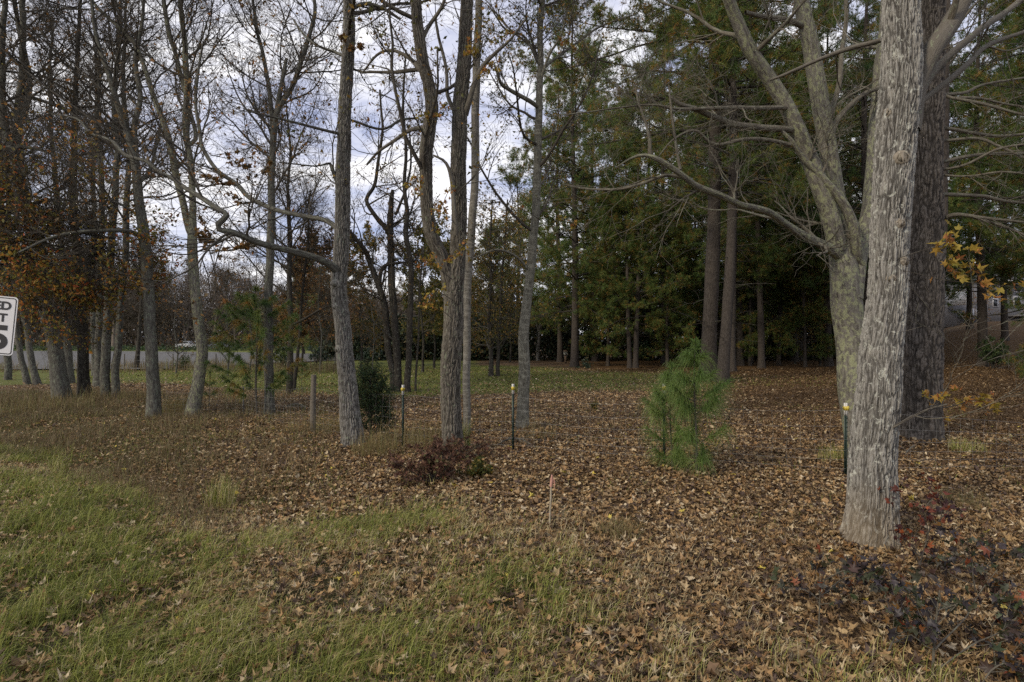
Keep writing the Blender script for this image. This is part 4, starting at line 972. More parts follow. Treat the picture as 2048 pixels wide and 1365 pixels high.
for (px, py, k, sc, lab, grp, tl) in pines:
    o = place(k, gp(px, py), sc, r.uniform(0, 6.28), lab, 'pines of the grove'); o.rotation_mode = 'XYZ'
    if tl:  # lean in the picture plane, after the spin
        o.rotation_mode = 'QUATERNION'
        from mathutils import Quaternion
        o.rotation_quaternion = Quaternion((0, 1, 0), tl) @ Quaternion((0, 0, 1), r.uniform(0, 6.28))
for (px, Y, k, sc) in bg:
    X = (px - CX) / F * Y; place(k, (X, Y, float(height(X, Y))), sc, r.uniform(0, 6.28), 'tall dark pine among the many at the back of the grove', 'back pines of the grove')
for (px, Y, k, sc, lab, _) in right + far:
    X = (px - CX) / F * Y; place(k, (X, Y, float(height(X, Y))), sc, r.uniform(0, 6.28), lab, 'pines on the slope' if (px, Y, k, sc, lab, _) in right else 'far pines')

# the big plated pine behind the foreground tree, with bare radiating limbs
root = empty('pine_tree', tuple(gp(1839, 879)), 'massive plate barked pine right behind the big foreground tree with bare limbs reaching right', 'pine', 'pines of the grove')
Q = cr([(1839, 879, 80), (1841, 840, 73), (1842, 760, 70), (1844, 640, 68), (1848, 500, 64), (1851, 366, 58), (1855, 220, 53), (1860, 100, 48), (1863, 0, 44), (1867, -150, 38)], root.location[1]); Q[0, :3] = root.location
tp = Q[-1].copy(); Q = np.vstack([[*(Q[0, :3] - [0, 0, .12]), Q[0, 3]], Q, [tp[0] + .1, tp[1] + .1, 12, .12], [tp[0] + .2, tp[1], 17, .06]])
pth = smooth_path(Q, 760); v, q, bk, pl = stem(pth, 230, .10, (42, .22, .030), 77, 5)
Buf().add(v, f4=q, bk=bk, plate=pl).make('trunk', M['pinebig'], root)
dead = [[(1880, 257, 8), (1950, 266, 7, .1), (2000, 272, 6, .2), (2060, 269, 4, .3)], [(1878, 283, 7), (1957, 276, 6, -.2), (2000, 292, 5, -.3), (2070, 325, 4, -.5)], [(1876, 326, 8), (1940, 312, 7, .1), (2000, 306, 6, .2), (2080, 309, 4, .3)],
        [(1876, 342, 6), (1930, 330, 5, -.2), (1990, 300, 5, -.4), (2060, 287, 3, -.6)], [(1878, 388, 9), (1958, 392, 7, .2), (2000, 402, 6, .3), (2080, 410, 4, .5)], [(1876, 440, 9), (1910, 430, 8, -.2), (1980, 437, 6, -.4), (2070, 445, 4, -.6)],
        [(1935, 431, 6, -.2), (1990, 448, 5, -.3), (2070, 478, 3, -.5)], [(1880, 192, 7), (1930, 185, 6, .2), (1976, 168, 5, .4), (2070, 152, 4, .6)], [(1884, 188, 7), (1905, 195, 6, -.2), (1976, 210, 6, -.3), (2070, 238, 4, -.4)],
        [(1905, 194, 6, -.2), (1960, 197, 5, -.1), (2010, 210, 4, 0), (2070, 218, 3, 0)], [(1880, 350, 5), (1940, 352, 4, -.5), (2000, 345, 4, -.8), (2070, 352, 3, -1)]]
rng = RS(5); tb = Buf()
for lb in dead:
    p = smooth_path(cr(lb, root.location[1]), 26, .02, rng)
    v, q, bk, pl = stem(p, 8, 0, None, 3); Buf().add(v, f4=q, bk=bk).make('limb', M['twigpale'], root)
    c1, r1 = grow(p[None, :, :3], p[None, :, 3], 9, .15, 1, (.3, .9), (.75, .25), 7, .5, .007, .0, .13, rng, .4)
    c2, r2 = grow(c1, r1, 4, .2, 1, (.12, .4), (.75, .25), 5, .6, .004, .0, .16, rng, .5)
    for cc, rr in ((c1, r1), (c2, r2)):
        v, q, bk = tubes(cc, np.maximum(rr, .0016), 4); tb.add(v, f4=q, bk=bk)
P = pth[None, ::8, :3]; Rr = pth[None, ::8, 3]
c1, r1 = grow(P, Rr, 60, .45, .99, (2.2, 4.6), (1.2, .2), 9, .3, .03, .05, .1, rng, .3); c2, r2 = grow(c1, r1, 8, .25, 1, (.4, 1), (.8, .25), 5, .6, .01, .05, .12, rng, .4)
for cc, rr in ((c1, r1), (c2, r2)):
    v, q, bk = tubes(cc, rr, 5); tb.add(v, f4=q, bk=bk)
tb.make('branch_work', M['twigpale'], root)
e = np.repeat(c2[:, 1:].reshape(-1, 3), 3, 0); e = e + rng.normal(0, .08, e.shape); v, t, rn = needles(e, nrm(rng.normal(size=e.shape) + [0, 0, .4]), 16, .24, .014, .6, rng, .15)  # unseen upper crown, tufts multiplied to shade the ground behind right
Buf().add(v, t, rnd=rn).make('foliage', M['needle2'], root)

hardwood('slim dark trunk rising close behind the right side of the massive pine', base=gp(1866, 800), trunk=[(1866, 800, 15), (1878, 640, 16), (1884, 500, 15), (1889, 366, 14), (1891, 200, 13), (1893, 100, 12), (1894, 0, 11)], mat='pine', top=15, seed=66, nb=8, t0=.6)

# ---- far wood beyond the lot
def bare_proto(seed, Ht, leafn, name='deciduous_tree'):
    rng = RS(seed); root = empty(name, (0, 0, 0)); z = np.linspace(-.3, Ht, 14)
    p = np.stack([.3 * np.sin(z * .3 + seed), .3 * np.cos(z * .3), z, .22 * (1 - .93 * np.clip(z / Ht, 0, 1))], 1); p[:, :2] -= p[0, :2]
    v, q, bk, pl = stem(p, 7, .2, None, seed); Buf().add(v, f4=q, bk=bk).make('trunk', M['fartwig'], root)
    P = p[None, :, :3]; Rr = p[None, :, 3]; tb = Buf()
    c1, r1 = grow(P, Rr, 30, .14, .97, (2.5, 5.5), (.75, .2), 6, .6, .07, .07, .12, rng, .3)
    c2, r2 = grow(c1, r1, 7, .15, 1, (1, 2.4), (.65, .2), 5, .7, .03, .05, .15, rng, .5)
    c3, r3 = grow(c2, r2, 6, .15, 1, (.5, 1.3), (.65, .2), 4, .8, .022, .05, .15, rng, .7)
    for cc, rr in ((c1, r1), (c2, r2), (c3, r3)):
        v, q, bk = tubes(cc, rr, 3); tb.add(v, f4=q, bk=bk)
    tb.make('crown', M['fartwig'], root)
    E = c3.reshape(-1, 3); E = E[rng.randint(0, len(E), leafn)]; v, t, rn = leaves(E + rng.normal(0, .15, E.shape), .3, 'simple', rng)
    Buf().add(v, t, rnd=rn).make('foliage', M['farmass'], root, smooth=False); return root
bp_ = [bare_proto(1, 17, 900), bare_proto(2, 14, 2600), bare_proto(3, 19, 500)]
first = [True] * 3
n = 0
for row, (Y0, step) in enumerate(((128, 50), (142, 52), (156, 60))):
    px = -420 + row * 17
    while px < 1000:
        Y = Y0 + r.uniform(-6, 6); X = (px - CX) / F * Y; k = r.randrange(3)
        if first[k]: o = bp_[k]; first[k] = False
        else: o = copy_tree(bp_[k])
        o.location = (X, Y, -.1); s = r.uniform(.8, 1.1) * np.interp(px, [-400, 200, 420, 620], [1.6, 1.55, 1.3, 1.1]); o.scale = (s * 1.25, s * 1.25, s); o.rotation_euler = (0, 0, r.uniform(0, 6.28))
        tag(o, 'brown leafless tree in the far wood beyond the lot', 'tree', 'leafless trees of the far wood')
        px += step * r.uniform(.7, 1.3); n += 1
# low brush mass under the far wood and along the lot's far side
rng = RS(15)
def mass(name, lab, xs, ys, zs, n, size, mat, seed, hfun=None):
    rng = RS(seed); x = rng.uniform(*xs, n) if xs else None; y = rng.uniform(*ys, n)
    return rng, x, y
n = 60000; Y = rng.uniform(122, 170, n); px = rng.uniform(-600, 1150, n); X = (px - CX) / F * Y; z = rng.uniform(0, 1, n) ** 1.2 * (6 + 9 * fbm(X * .12, Y * .12, 5))
v, t, rn = leaves(np.stack([X, Y, z], -1), .75, 'simple', rng)
tag(Buf().add(v, t, rnd=rn).make('distant_brush', M['farmass'], smooth=False), 'brown undergrowth of the far wood', 'undergrowth', kind='stuff')
n = 110000; Y = rng.uniform(126, 178, n); px = rng.uniform(-600, 1000, n); X = (px - CX) / F * Y
z = rng.uniform(0, 1, n) * (9 + 11 * fbm(X * .10, Y * .1, 25, 3)) * np.interp(px, [-400, 200, 420, 640, 1000], [1.35, 1.3, 1.1, .95, .7])
d = nrm(np.stack([rng.normal(0, .45, n), rng.normal(0, .45, n), np.abs(rng.normal(.9, .4, n))], -1)); a = np.stack([X, Y, z], -1); L = rng.uniform(.8, 3.2, n)[:, None]
v, q, bk = tubes(np.stack([a, a + d * L * .5 + rng.normal(0, .08, (n, 3)), a + d * L], 1), rng.uniform(.02, .055, (n, 1)) * np.array([[1, .7, .3]]), 3)
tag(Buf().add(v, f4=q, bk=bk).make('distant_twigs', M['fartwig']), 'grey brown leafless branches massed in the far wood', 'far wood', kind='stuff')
n = 9000; px = rng.uniform(-500, 800, n); Y = rng.uniform(94, 100, n) ; X = (px - CX) / F * Y; z = rng.uniform(0, 1, n) * (.3 + .9 * fbm(X * .3, Y, 6))
v, t, rn = leaves(np.stack([X, Y, z], -1), .35, 'simple', rng)
tag(Buf().add(v, t, rnd=rn).make('roadside_brush', M['cedar'], smooth=False), 'low dark brush along the far edge of the lot', 'brush', kind='stuff')
# dark thicket behind the grove
n = 130000; px = rng.uniform(640, 1760, n); Y = rng.uniform(47, 60, n); X = (px - CX) / F * Y
hh = (3.2 + 5.5 * fbm(X * .25, Y * .2, 8)) * np.interp(px, [640, 900, 1080, 1300], [.45, .6, .9, 1.0]); z = rng.uniform(0, 1, n) ** .85 * hh + height(X, Y)
ok = fbm(X * .5 + z * .7, z * .6 + Y * .3, 12) > .36
v, t, rn = leaves(np.stack([X, Y, z], -1)[ok], .30, 'simple', rng, None, .1)
tag(Buf().add(v, t, rnd=rn).make('thicket', M['thicket'], smooth=False), 'dark evergreen thicket closing the back of the grove', 'thicket', kind='stuff')
n = 40000; px = rng.uniform(1500, 2500, n); Y = rng.uniform(74, 96, n); X = (px - CX) / F * Y; z = rng.uniform(0, 1, n) * (6 + 7 * fbm(X * .2, Y * .2, 8)) + height(X, Y)
v, t, rn = leaves(np.stack([X, Y, z], -1), .4, 'simple', rng, None, .1)
tag(Buf().add(v, t, rnd=rn).make('hill_thicket', M['thicket'], smooth=False), 'dark woods on the hill behind the house', 'thicket', kind='stuff')

# ---- shrubs --------------------------------------------------------------------
bush('evergreen_shrub', 'small dark cedar bush at the right foot of the large oak', 'shrub', gp(741, 884), .40, 1.2, 'cedar', 9000, .03, 'simple', 1, 'dark', shape='cone', nst=14)
for i, (x, y, rad, h, lab) in enumerate([(1330, 722, 3.4, 4.4, 'large glossy dark evergreen bush behind the twin pines'), (1262, 716, 2.6, 3.6, 'dark evergreen bush behind the forked pine pair'), (1390, 719, 2.6, 3.8, 'dark evergreen bush behind the thick pine'), (1190, 716, 2.8, 4.2, 'dark evergreen bush right of the lone straight pine'), (1105, 713, 2.2, 3.6, 'dark evergreen bush behind the box on a post'),
        (567, 735, 1.0, 1.2, 'round dark green bush left of the wooden post far back'), (632, 729, .9, 1.3, 'dark green bush by the lot behind the large oak'), (735, 728, 1.0, 1.5, 'dark green bush just left of the yellow notice'), (1450, 718, 2.4, 3.4, 'dark evergreen bush right of the twin pines'), (1560, 716, 2.6, 3.2, 'dark evergreen bush behind the thin pine trunk')]):
    bush('evergreen_shrub', lab, 'shrub', gp(x, y), rad, h, 'holly', 6000 if rad > 2 else 2500, .16 if rad > 2 else .08, 'oval', 10 + i, 'dark', 'evergreen shrubs at the back')
bush('sprout_shrub', 'low reddish purple leafy shrub in front of the forked centre tree', 'shrub', gp(872, 968), .46, .40, 'redleaf', 1150, .055, 'dry2', 30, 'twig', nst=15)
bush('sprout_shrub', 'low reddish sprouts at the left foot of the forked centre tree', 'shrub', gp(900, 925), .55, .36, 'redleaf', 900, .05, 'dry2', 31, 'dark', nst=22)
bush('leafy_weed', 'small green leafy plant right of the red shrub', 'plant', gp(955, 955), .28, .22, 'yellowgreen', 900, .04, 'oval', 32, 'dark', nst=16)
bush('leafy_weed', 'small green sprig at the foot of the pale straight trunk', 'plant', gp(1188, 822), .1, .22, 'yellowgreen', 160, .04, 'oval', 33, 'dark', nst=8)
bush('leafy_weed', 'low dark evergreen sprig beside the lone straight pine', 'plant', gp(1172, 737), .45, .5, 'holly', 700, .06, 'oval', 34, 'dark', nst=12)
bush('evergreen_shrub', 'sprawling dark evergreen bough low on the hill foot below the house', 'shrub', gp(1985, 738), 1.5, 1.5, 'cedar', 5000, .07, 'simple', 36, 'dark')
bush('evergreen_shrub', 'small dark evergreen by the fence at the lot edge', 'shrub', gp(366, 741), .5, .7, 'cedar', 1200, .08, 'simple', 35, 'dark')

def grass_clump(lab, px, py, n, h, rad, mat, seed, wid=.004, lean=.5):
    rng = RS(seed); b0 = gp(px, py); a = rng.uniform(0, 6.28, n); q = rad * np.sqrt(rng.uniform(0, 1, n))
    v, t, rn = blades(b0[0] + q * np.cos(a), b0[1] + q * np.sin(a), h, wid, lean, rng)
    o = mesh('grass_clump', v, [t], M[mat], None, {'rnd': rn}, False, origin=tuple(b0)); tag(o, lab, 'grass clump')
grass_clump('bright green iris like clump at the right foot of the forked centre tree', 928, 900, 90, .52, .10, 'grassg', 1, .009, .22)
grass_clump('green rush clump in the dark ditch at left', 440, 1020, 160, .42, .14, 'grassg', 2, .006, .3)
grass_clump('short bright green clump on the far left bank', 118, 955, 90, .3, .1, 'grassg', 3, .008, .4)
grass_clump('tawny bunch grass around the first white topped post', 800, 905, 300, .5, .55, 'straw', 4, .004, .3)
grass_clump('tawny grass right of the first white topped post', 850, 895, 240, .45, .45, 'straw', 5, .004, .35)
grass_clump('tawny grass between wooden post and large oak', 650, 865, 300, .42, .6, 'straw', 6, .005, .35)
grass_clump('yellow green grass at the right foot of the large oak', 745, 912, 260, .4, .28, 'straw', 7, .005, .45)
grass_clump('pale dry grass tuft left of the lichened trunk at left', 355, 830, 320, .5, .35, 'straw', 8, .006, .4)
grass_clump('dry grass tuft by the trunk right of the sign', 250, 800, 220, .5, 1.0, 'straw', 9, .008, .4)
grass_clump('rusty weeds below the speed sign', 60, 810, 420, .5, 1.5, 'grassdry', 10, .008, .4)
grass_clump('dry yellow weeds left of the leaning mossy tree foot', 95, 822, 260, .45, .9, 'straw', 11, .008, .4)
grass_clump('thin tan grass right of the middle fence post', 1075, 880, 120, .45, .3, 'straw', 12, .003, .5)
grass_clump('wisps of green grass left of the lichen spotted tree', 1668, 925, 240, .28, .22, 'grassg', 13, .004, .5)
grass_clump('green tuft on the pine straw right of the massive pine', 1935, 905, 240, .25, .25, 'grassg', 14, .004, .6)
grass_clump('pale dead grass tuft among leaves at right', 1925, 1015, 260, .22, .25, 'straw', 15, .003, .7)
grass_clump('straw coloured grass tuft near the survey stake', 1235, 1075, 260, .2, .2, 'straw', 16, .003, .7)

# ---- young pines
def young_pine(lab, px, py, hgt, seed, mat, whorls, nlen=.2, nn=26, blen=.38, droop=.5, wid=.0036):
    rng = RS(seed); b0 = gp(px, py); root = empty('young_pine', tuple(b0), lab, 'young pine', 'young pines')
    z = np.linspace(-.03, hgt, 16); p = np.stack([b0[0] + .02 * np.sin(z * 3 + seed), b0[1] + .02 * np.cos(z * 2), b0[2] + z, np.interp(z, [0, hgt], [.016, .006]) * hgt / 1.6], 1)
    v, q, bk = tubes(p[None, :, :3], p[None, :, 3], 8); tb = Buf().add(v, f4=q, bk=bk)
    segs = []; tip = []
    for (f, k, l) in whorls:
        a0 = rng.uniform(0, 6.28)
        for j in range(k):
            a = a0 + j * 6.28 / k + rng.normal(0, .2); d = np.array([math.cos(a), math.sin(a), rng.uniform(.25, .55)]); d /= np.linalg.norm(d)
            s = np.array([np.interp(f * hgt, z, p[:, 0]), np.interp(f * hgt, z, p[:, 1]), b0[2] + f * hgt])
            pts = [s]
            for _ in range(7): d = nrm(d + rng.normal(0, .05, 3) + np.array([0, 0, .06])); pts.append(pts[-1] + d * l * blen / 7 * rng.uniform(.9, 1.1))
            segs.append(np.array(pts))
    S = np.array(segs); Rr = np.full(S.shape[:2], .0045) * np.linspace(1, .6, 8)
    v, q, bk = tubes(S, Rr, 5); tb.add(v, f4=q, bk=bk)
    tb.make('stem', M['twig'], root)
    pos = S[:, 3:].reshape(-1, 3); d = nrm((S[:, 3:] - S[:, 2:-1]).reshape(-1, 3))
    top = p[-6:, :3]; pos = np.concatenate([pos, top, top[-1:] , top[-1:]]); d = np.concatenate([d, np.tile([[0, 0, 1.0]], (8, 1))])
    v, t, rn = needles(pos, d, nn, nlen, wid, .55, rng, droop, 2)
    Buf().add(v, t, rnd=rn).make('foliage', M[mat], root)
young_pine('taller fresh green young pine with long drooping needles in front of the twin pines', 1391, 952, 1.62, 1, 'young', [(.10, 3, .8), (.24, 4, 1.15), (.46, 4, 1.1), (.56, 5, 1.3), (.70, 4, .8), (.88, 3, .35)], .27, 46, .36, .8)
young_pine('shorter young pine beside the third white topped post', 1343, 940, 1.34, 2, 'young', [(.1, 3, .7), (.24, 4, 1.1), (.50, 5, 1.1), (.64, 4, .9), (.86, 3, .4)], .25, 44, .34, .8)
young_pine('dull green soft young pine between the lone left trunks and the large oak', 513, 832, 2.85, 3, 'needle', [(.14, 5, .9), (.26, 6, 1.1), (.38, 6, 1.2), (.5, 6, 1.15), (.62, 6, 1.0), (.74, 5, .8), (.86, 5, .5)], .22, 60, .95, .5, .008)
young_pine('small shaded pine seedling left of the dull young pine', 420, 815, .9, 4, 'needle', [(.3, 4, .6), (.6, 4, .5)], .18, 20, .4, .5, .004)
young_pine('small dark pine seedling by the dark slender trunk', 604, 775, 1.0, 5, 'needle', [(.3, 4, .8), (.5, 4, .7), (.75, 4, .4)], .18, 26, .5, .5, .006)

# ---- leafy saplings in the right foreground, and hanging coloured sprays
def sapling(lab, base, paths, mat, nl, size, seed, Y=None, tw=5, name='sapling', kind='star', stemw=.5, twmat='twig'):
    rng = RS(seed); b0 = gp(*base) if Y is None else W(*base, Y)
    root = empty(name, tuple(b0), lab, 'sapling'); tb = Buf(); E = []
    for row in paths:
        Q = cr([(q_[0], q_[1], q_[2] * .6, *q_[3:]) for q_ in row], b0[1]);
        p = smooth_path(Q, 16, .008, rng); v, q, bk = tubes(p[None, :, :3], p[None, :, 3], 6); tb.add(v, f4=q, bk=bk)
        c1, r1 = grow(p[None, :, :3], p[None, :, 3], tw, .3, 1, (.10, .30), (.85, .25), 6, .6, .003, .03, .12, rng, .5)
        v, q, bk = tubes(c1, np.maximum(r1, .0012), 4); tb.add(v, f4=q, bk=bk); E.append(c1[:, 2:].reshape(-1, 3)); E.append(p[8:, :3])
    tb.make('stem', M[twmat], root); E = np.concatenate(E)
    pos = E[rng.randint(0, len(E), nl)] + rng.normal(0, .02, (nl, 3))
    v, t, rn = leaves(pos, size, kind, rng, None, .25, .3)
    Buf().add(v, t, rnd=rn).make('foliage', M[mat], root, smooth=False)
sapling('bushy sapling with dark plum and green leaves in the lower right corner', (1870, 1360), [[(1868, 1365, 9), (1872, 1290, 8), (1875, 1230, 6), (1880, 1180, 4)], [(1872, 1340, 6), (1940, 1290, 5, .1), (2000, 1260, 4, .2), (2060, 1200, 3, .3)], [(1870, 1300, 6), (1930, 1240, 4, .2), (1960, 1190, 3, .3), (2000, 1140, 2, .4)], [(2040, 1380, 6, -.1), (2050, 1300, 5), (2070, 1220, 4), (2060, 1150, 3)], [(1960, 1375, 5, -.1), (1990, 1340, 5, -.1), (2040, 1320, 4, -.1)]], 'plum', 300, .06, 1, tw=12, twmat='twigpale')
sapling('dark plum leaved sapling stem left of the corner sapling', (1775, 1320), [[(1772, 1318, 7), (1785, 1285, 6), (1800, 1250, 5), (1806, 1220, 4)], [(1785, 1285, 5), (1810, 1275, 4, .1), (1850, 1262, 4, .2), (1866, 1260, 3, .2)], [(1800, 1250, 4), (1790, 1200, 3, .1), (1770, 1165, 2, .2)]], 'plum', 170, .058, 2, tw=10, twmat='twigpale')
sapling('slim sapling with plum and yellow green leaves left of the others', (1640, 1262), [[(1638, 1262, 6), (1641, 1215, 5), (1645, 1165, 4), (1650, 1105, 3)], [(1643, 1190, 4), (1680, 1160, 3, .1), (1720, 1150, 2, .2)], [(1646, 1160, 4), (1690, 1140, 3, -.1), (1740, 1160, 2, -.1)], [(1642, 1200, 3), (1610, 1180, 3, .1), (1580, 1175, 2, .2)]], 'plum', 140, .058, 3, tw=8, twmat='twigpale')
sapling('thin sapling with red and purple leaves right of the big tree foot', (1828, 1170), [[(1828, 1172, 6), (1838, 1130, 5), (1848, 1090, 4), (1858, 1050, 3)], [(1842, 1112, 4), (1815, 1085, 3, .1), (1795, 1060, 2, .1)], [(1852, 1070, 3), (1880, 1040, 3, .1), (1905, 1010, 2, .2)], [(1855, 1060, 3), (1850, 1020, 3, -.1), (1880, 985, 2, -.1)]], 'redsap', 100, .052, 4, tw=6)
sapling('mixed dark and red leaved sapling at the right edge', (1960, 1200), [[(1950, 1210, 5), (1940, 1150, 4), (1925, 1100, 3), (1910, 1060, 3)], [(1945, 1170, 4), (1900, 1150, 3, .1), (1870, 1120, 3, .2)], [(1940, 1150, 3), (1990, 1120, 3), (2030, 1100, 2)]], 'plum', 160, .058, 5, tw=8)
sapling('twig with a few orange and red leaves against the big tree trunk', (1800, 1080), [[(1800, 1085, 3), (1795, 1040, 3), (1786, 1000, 2), (1782, 965, 2)]], 'redsap', 9, .065, 6, tw=2, Y=4.35)
sapling('sweetgum sprout with yellow leaves growing out right of the big trunk', (1782, 860), [[(1790, 850, 4), (1846, 822, 3, .0), (1905, 812, 3, .1), (1985, 785, 2, .2)], [(1850, 822, 3), (1880, 800, 2), (1860, 795, 2)], [(1905, 812, 3, .1), (1930, 800, 2, .1), (1960, 792, 2, .1)]], 'gold', 42, .07, 7, Y=4.3, tw=3)
sapling('hanging twigs with orange star leaves right of the massive pine', (1806, 560), [[(1790, 520, 3, .2), (1850, 500, 3, .1), (1900, 488, 2, 0), (1930, 500, 2, 0)], [(1870, 495, 2, .1), (1900, 520, 2, .1), (1890, 545, 2, 0)], [(1880, 560, 2, .1), (1925, 535, 2, 0), (1960, 545, 2, 0)], [(1800, 540, 2, .2), (1890, 560, 2, .1), (1940, 565, 1.5, 0), (2048, 575, 1.5, 0)]], 'gold', 70, .076, 8, Y=4.3, tw=3)
sapling('low twig bearing yellow leaves on the left stem of the centre fork', (880, 560), [[(905, 560, 4, -.3), (880, 540, 3, -.4), (850, 520, 2, -.5), (835, 530, 2, -.5)], [(905, 600, 3, -.3), (875, 585, 2, -.4), (850, 600, 2, -.5)], [(905, 440, 3, -.3), (930, 480, 2, -.4), (900, 520, 2, -.4)], [(905, 640, 3, -.3), (880, 620, 2, -.4), (850, 615, 1.5, -.5)]], 'gold', 150, .06, 9, Y=8.0, tw=4, twmat='twig')
sapling('high twigs with yellow star leaves around the centre stems', (900, 250), [[(920, 260, 3, -.2), (880, 230, 2, -.4), (840, 240, 2, -.5)], [(935, 180, 3, -.2), (970, 140, 2, -.3), (1000, 120, 2, -.4)], [(930, 60, 3, -.2), (960, 70, 2, -.3), (930, 110, 2, -.4)], [(860, 400, 3, -.2), (880, 430, 2, -.4), (870, 460, 2, -.4)], [(855, 300, 3, -.2), (830, 340, 2, -.3), (840, 390, 2, -.3)], [(925, 400, 3, -.2), (900, 380, 2, -.4), (880, 420, 2, -.4)]], 'gold', 300, .06, 10, Y=8.0, tw=5, twmat='twig')
for (x, y, n_, s) in ((1060, 60, 70, 11), (1060, 420, 60, 12)):
    sapling('yellow leaved twigs high on the ringed grey trunk' if y < 200 else 'yellow leaved twigs halfway up the ringed grey trunk', (x, y), [[(1080, y + 20, 3, -.2), (x - 20, y, 2, -.4), (x - 70, y + 20, 2, -.6)], [(1080, y, 3, -.2), (1110, y + 10, 2, -.3), (1150, y + 30, 2, -.3)]], 'gold', n_, .07, s, Y=9.5, tw=5, twmat='twig')

sapling('twigs with brown star leaves hanging from the knee of the crooked oak limb', (440, 440), [[(440, 446, 3, .1), (420, 470, 2, .1), (405, 490, 2, .1)], [(470, 466, 3, .1), (500, 490, 2, .1), (470, 500, 2, .1)], [(436, 417, 3, .1), (410, 460, 2, .1), (430, 500, 2, .1)]], 'brownleaf', 130, .085, 21, Y=7.8, tw=6)
sapling('twigs with brown star leaves above the knee of the crooked oak limb', (440, 330), [[(420, 310, 3, .1), (460, 320, 2, .1), (500, 340, 2, .1)], [(432, 341, 3, .1), (450, 380, 2, .1), (480, 400, 2, .1)], [(476, 370, 3, .1), (520, 350, 2, .1), (540, 330, 2, .1)], [(410, 304, 3, .1), (400, 350, 2, .1), (440, 360, 2, .1)]], 'brownleaf', 150, .085, 22, Y=8.5, tw=6)
for (x, y, rr_, lab) in ((686, 76, .05, 'brown spiky leaf cluster on the left side of the large oak trunk'), (703, 97, .055, 'brown spiky leaf cluster in front of the large oak trunk'), (721, 93, .045, 'brown spiky leaf cluster hanging right of the large oak trunk')):
    rng = RS(x); c = W(x, y, 8.55); e = np.repeat(c[None], 90, 0); v, t, rn = leaves(e + nrm(rng.normal(size=e.shape)) * rr_ * rng.uniform(.3, 1, (90, 1)), .05, 'simple', rng)
    o = mesh('leaf_cluster', v, [t], M['brownleaf'], None, {'rnd': rn}, False, origin=tuple(c)); tag(o, lab, 'leaf cluster')
# ---- fallen branches
def fallen(lab, rows, seed, mat='twigpale'):
    P = []
    for (x, y, w, up) in rows:
        g_ = gp(x, y); P.append((g_[0], g_[1], g_[2] + up, w * .5 / F * g_[1]))
    p = smooth_path(P, 22, .01, RS(seed)); b0 = P[0][:3]; tb = Buf()
    v, q, bk = tubes(p[None, :, :3], p[None, :, 3], 8); tb.add(v, f4=q, bk=bk)
    c1, r1 = grow(p[None, :, :3], p[None, :, 3], 4, .3, .95, (.1, .35), (.6, .2), 5, .6, .01, 0, .12, RS(seed), .4)
    c1[..., 2] = np.maximum(c1[..., 2], height(c1[..., 0], c1[..., 1]) + .01); v, q, bk = tubes(c1, np.maximum(r1, .0015), 5); tb.add(v, f4=q, bk=bk)
    tag(tb.make('fallen_branch', M[mat], origin=b0), lab, 'branch')
fallen('arched pale dead branch on the leaves at the middle fence post', [(992, 895, 2, .01), (1010, 893, 3, .09), (1030, 893, 4, .12), (1050, 893, 3, .09), (1070, 897, 2, .02)], 1)
fallen('pale broken branch lying left of the wooden post', [(575, 818, 5, .06), (590, 816, 6, .08), (603, 817, 5, .07), (615, 820, 3, .03)], 2)
fallen('short pale stick poking from the leaves behind the big tree', [(1808, 918, 2, .02), (1818, 912, 2, .08), (1829, 907, 2, .12)], 3)
fallen('small forked dry stick on the leaves left of the big tree', [(1480, 1085, 2, .03), (1500, 1100, 3, .05), (1516, 1118, 2, .02)], 4)

# ---- survey stake
b0 = gp(1098, 1060); root = empty('survey_stake', tuple(b0), 'thin weathered wooden stake with a faded pink top in the leaves', 'stake')
Y = b0[1]; p0, p1, p2 = b0 - np.array([0, 0, .08]), W(1102.5, 968, Y), W(1104, 950, Y)
wood = plain('weathered wood', (.30, .26, .19), .9, 0, .3, 60)
Buf().tube([p0, (p0 + p1) / 2, p1], [.009, .0085, .008], 6).make('stake_body', wood, root, smooth=False)
pm = plain('faded pink paint', (.42, .22, .17), .8, 0, .25, 80)
Buf().tube([W(1102, 974, Y), W(1103.2, 960, Y), p2], [.0125, .0125, .006], 6).make('painted_top', pm, root, smooth=False)
rb = Buf(); 
for k in range(3):
    a = np.array([W(1104, 957 + k * 3, Y)]); rb.tube([a[0], a[0] + [.02, -.005, -.012], a[0] + [.024, -.008, -.045 - .01 * k]], [.003, .004, .002], 4)
rb.make('ribbon', pm, root)

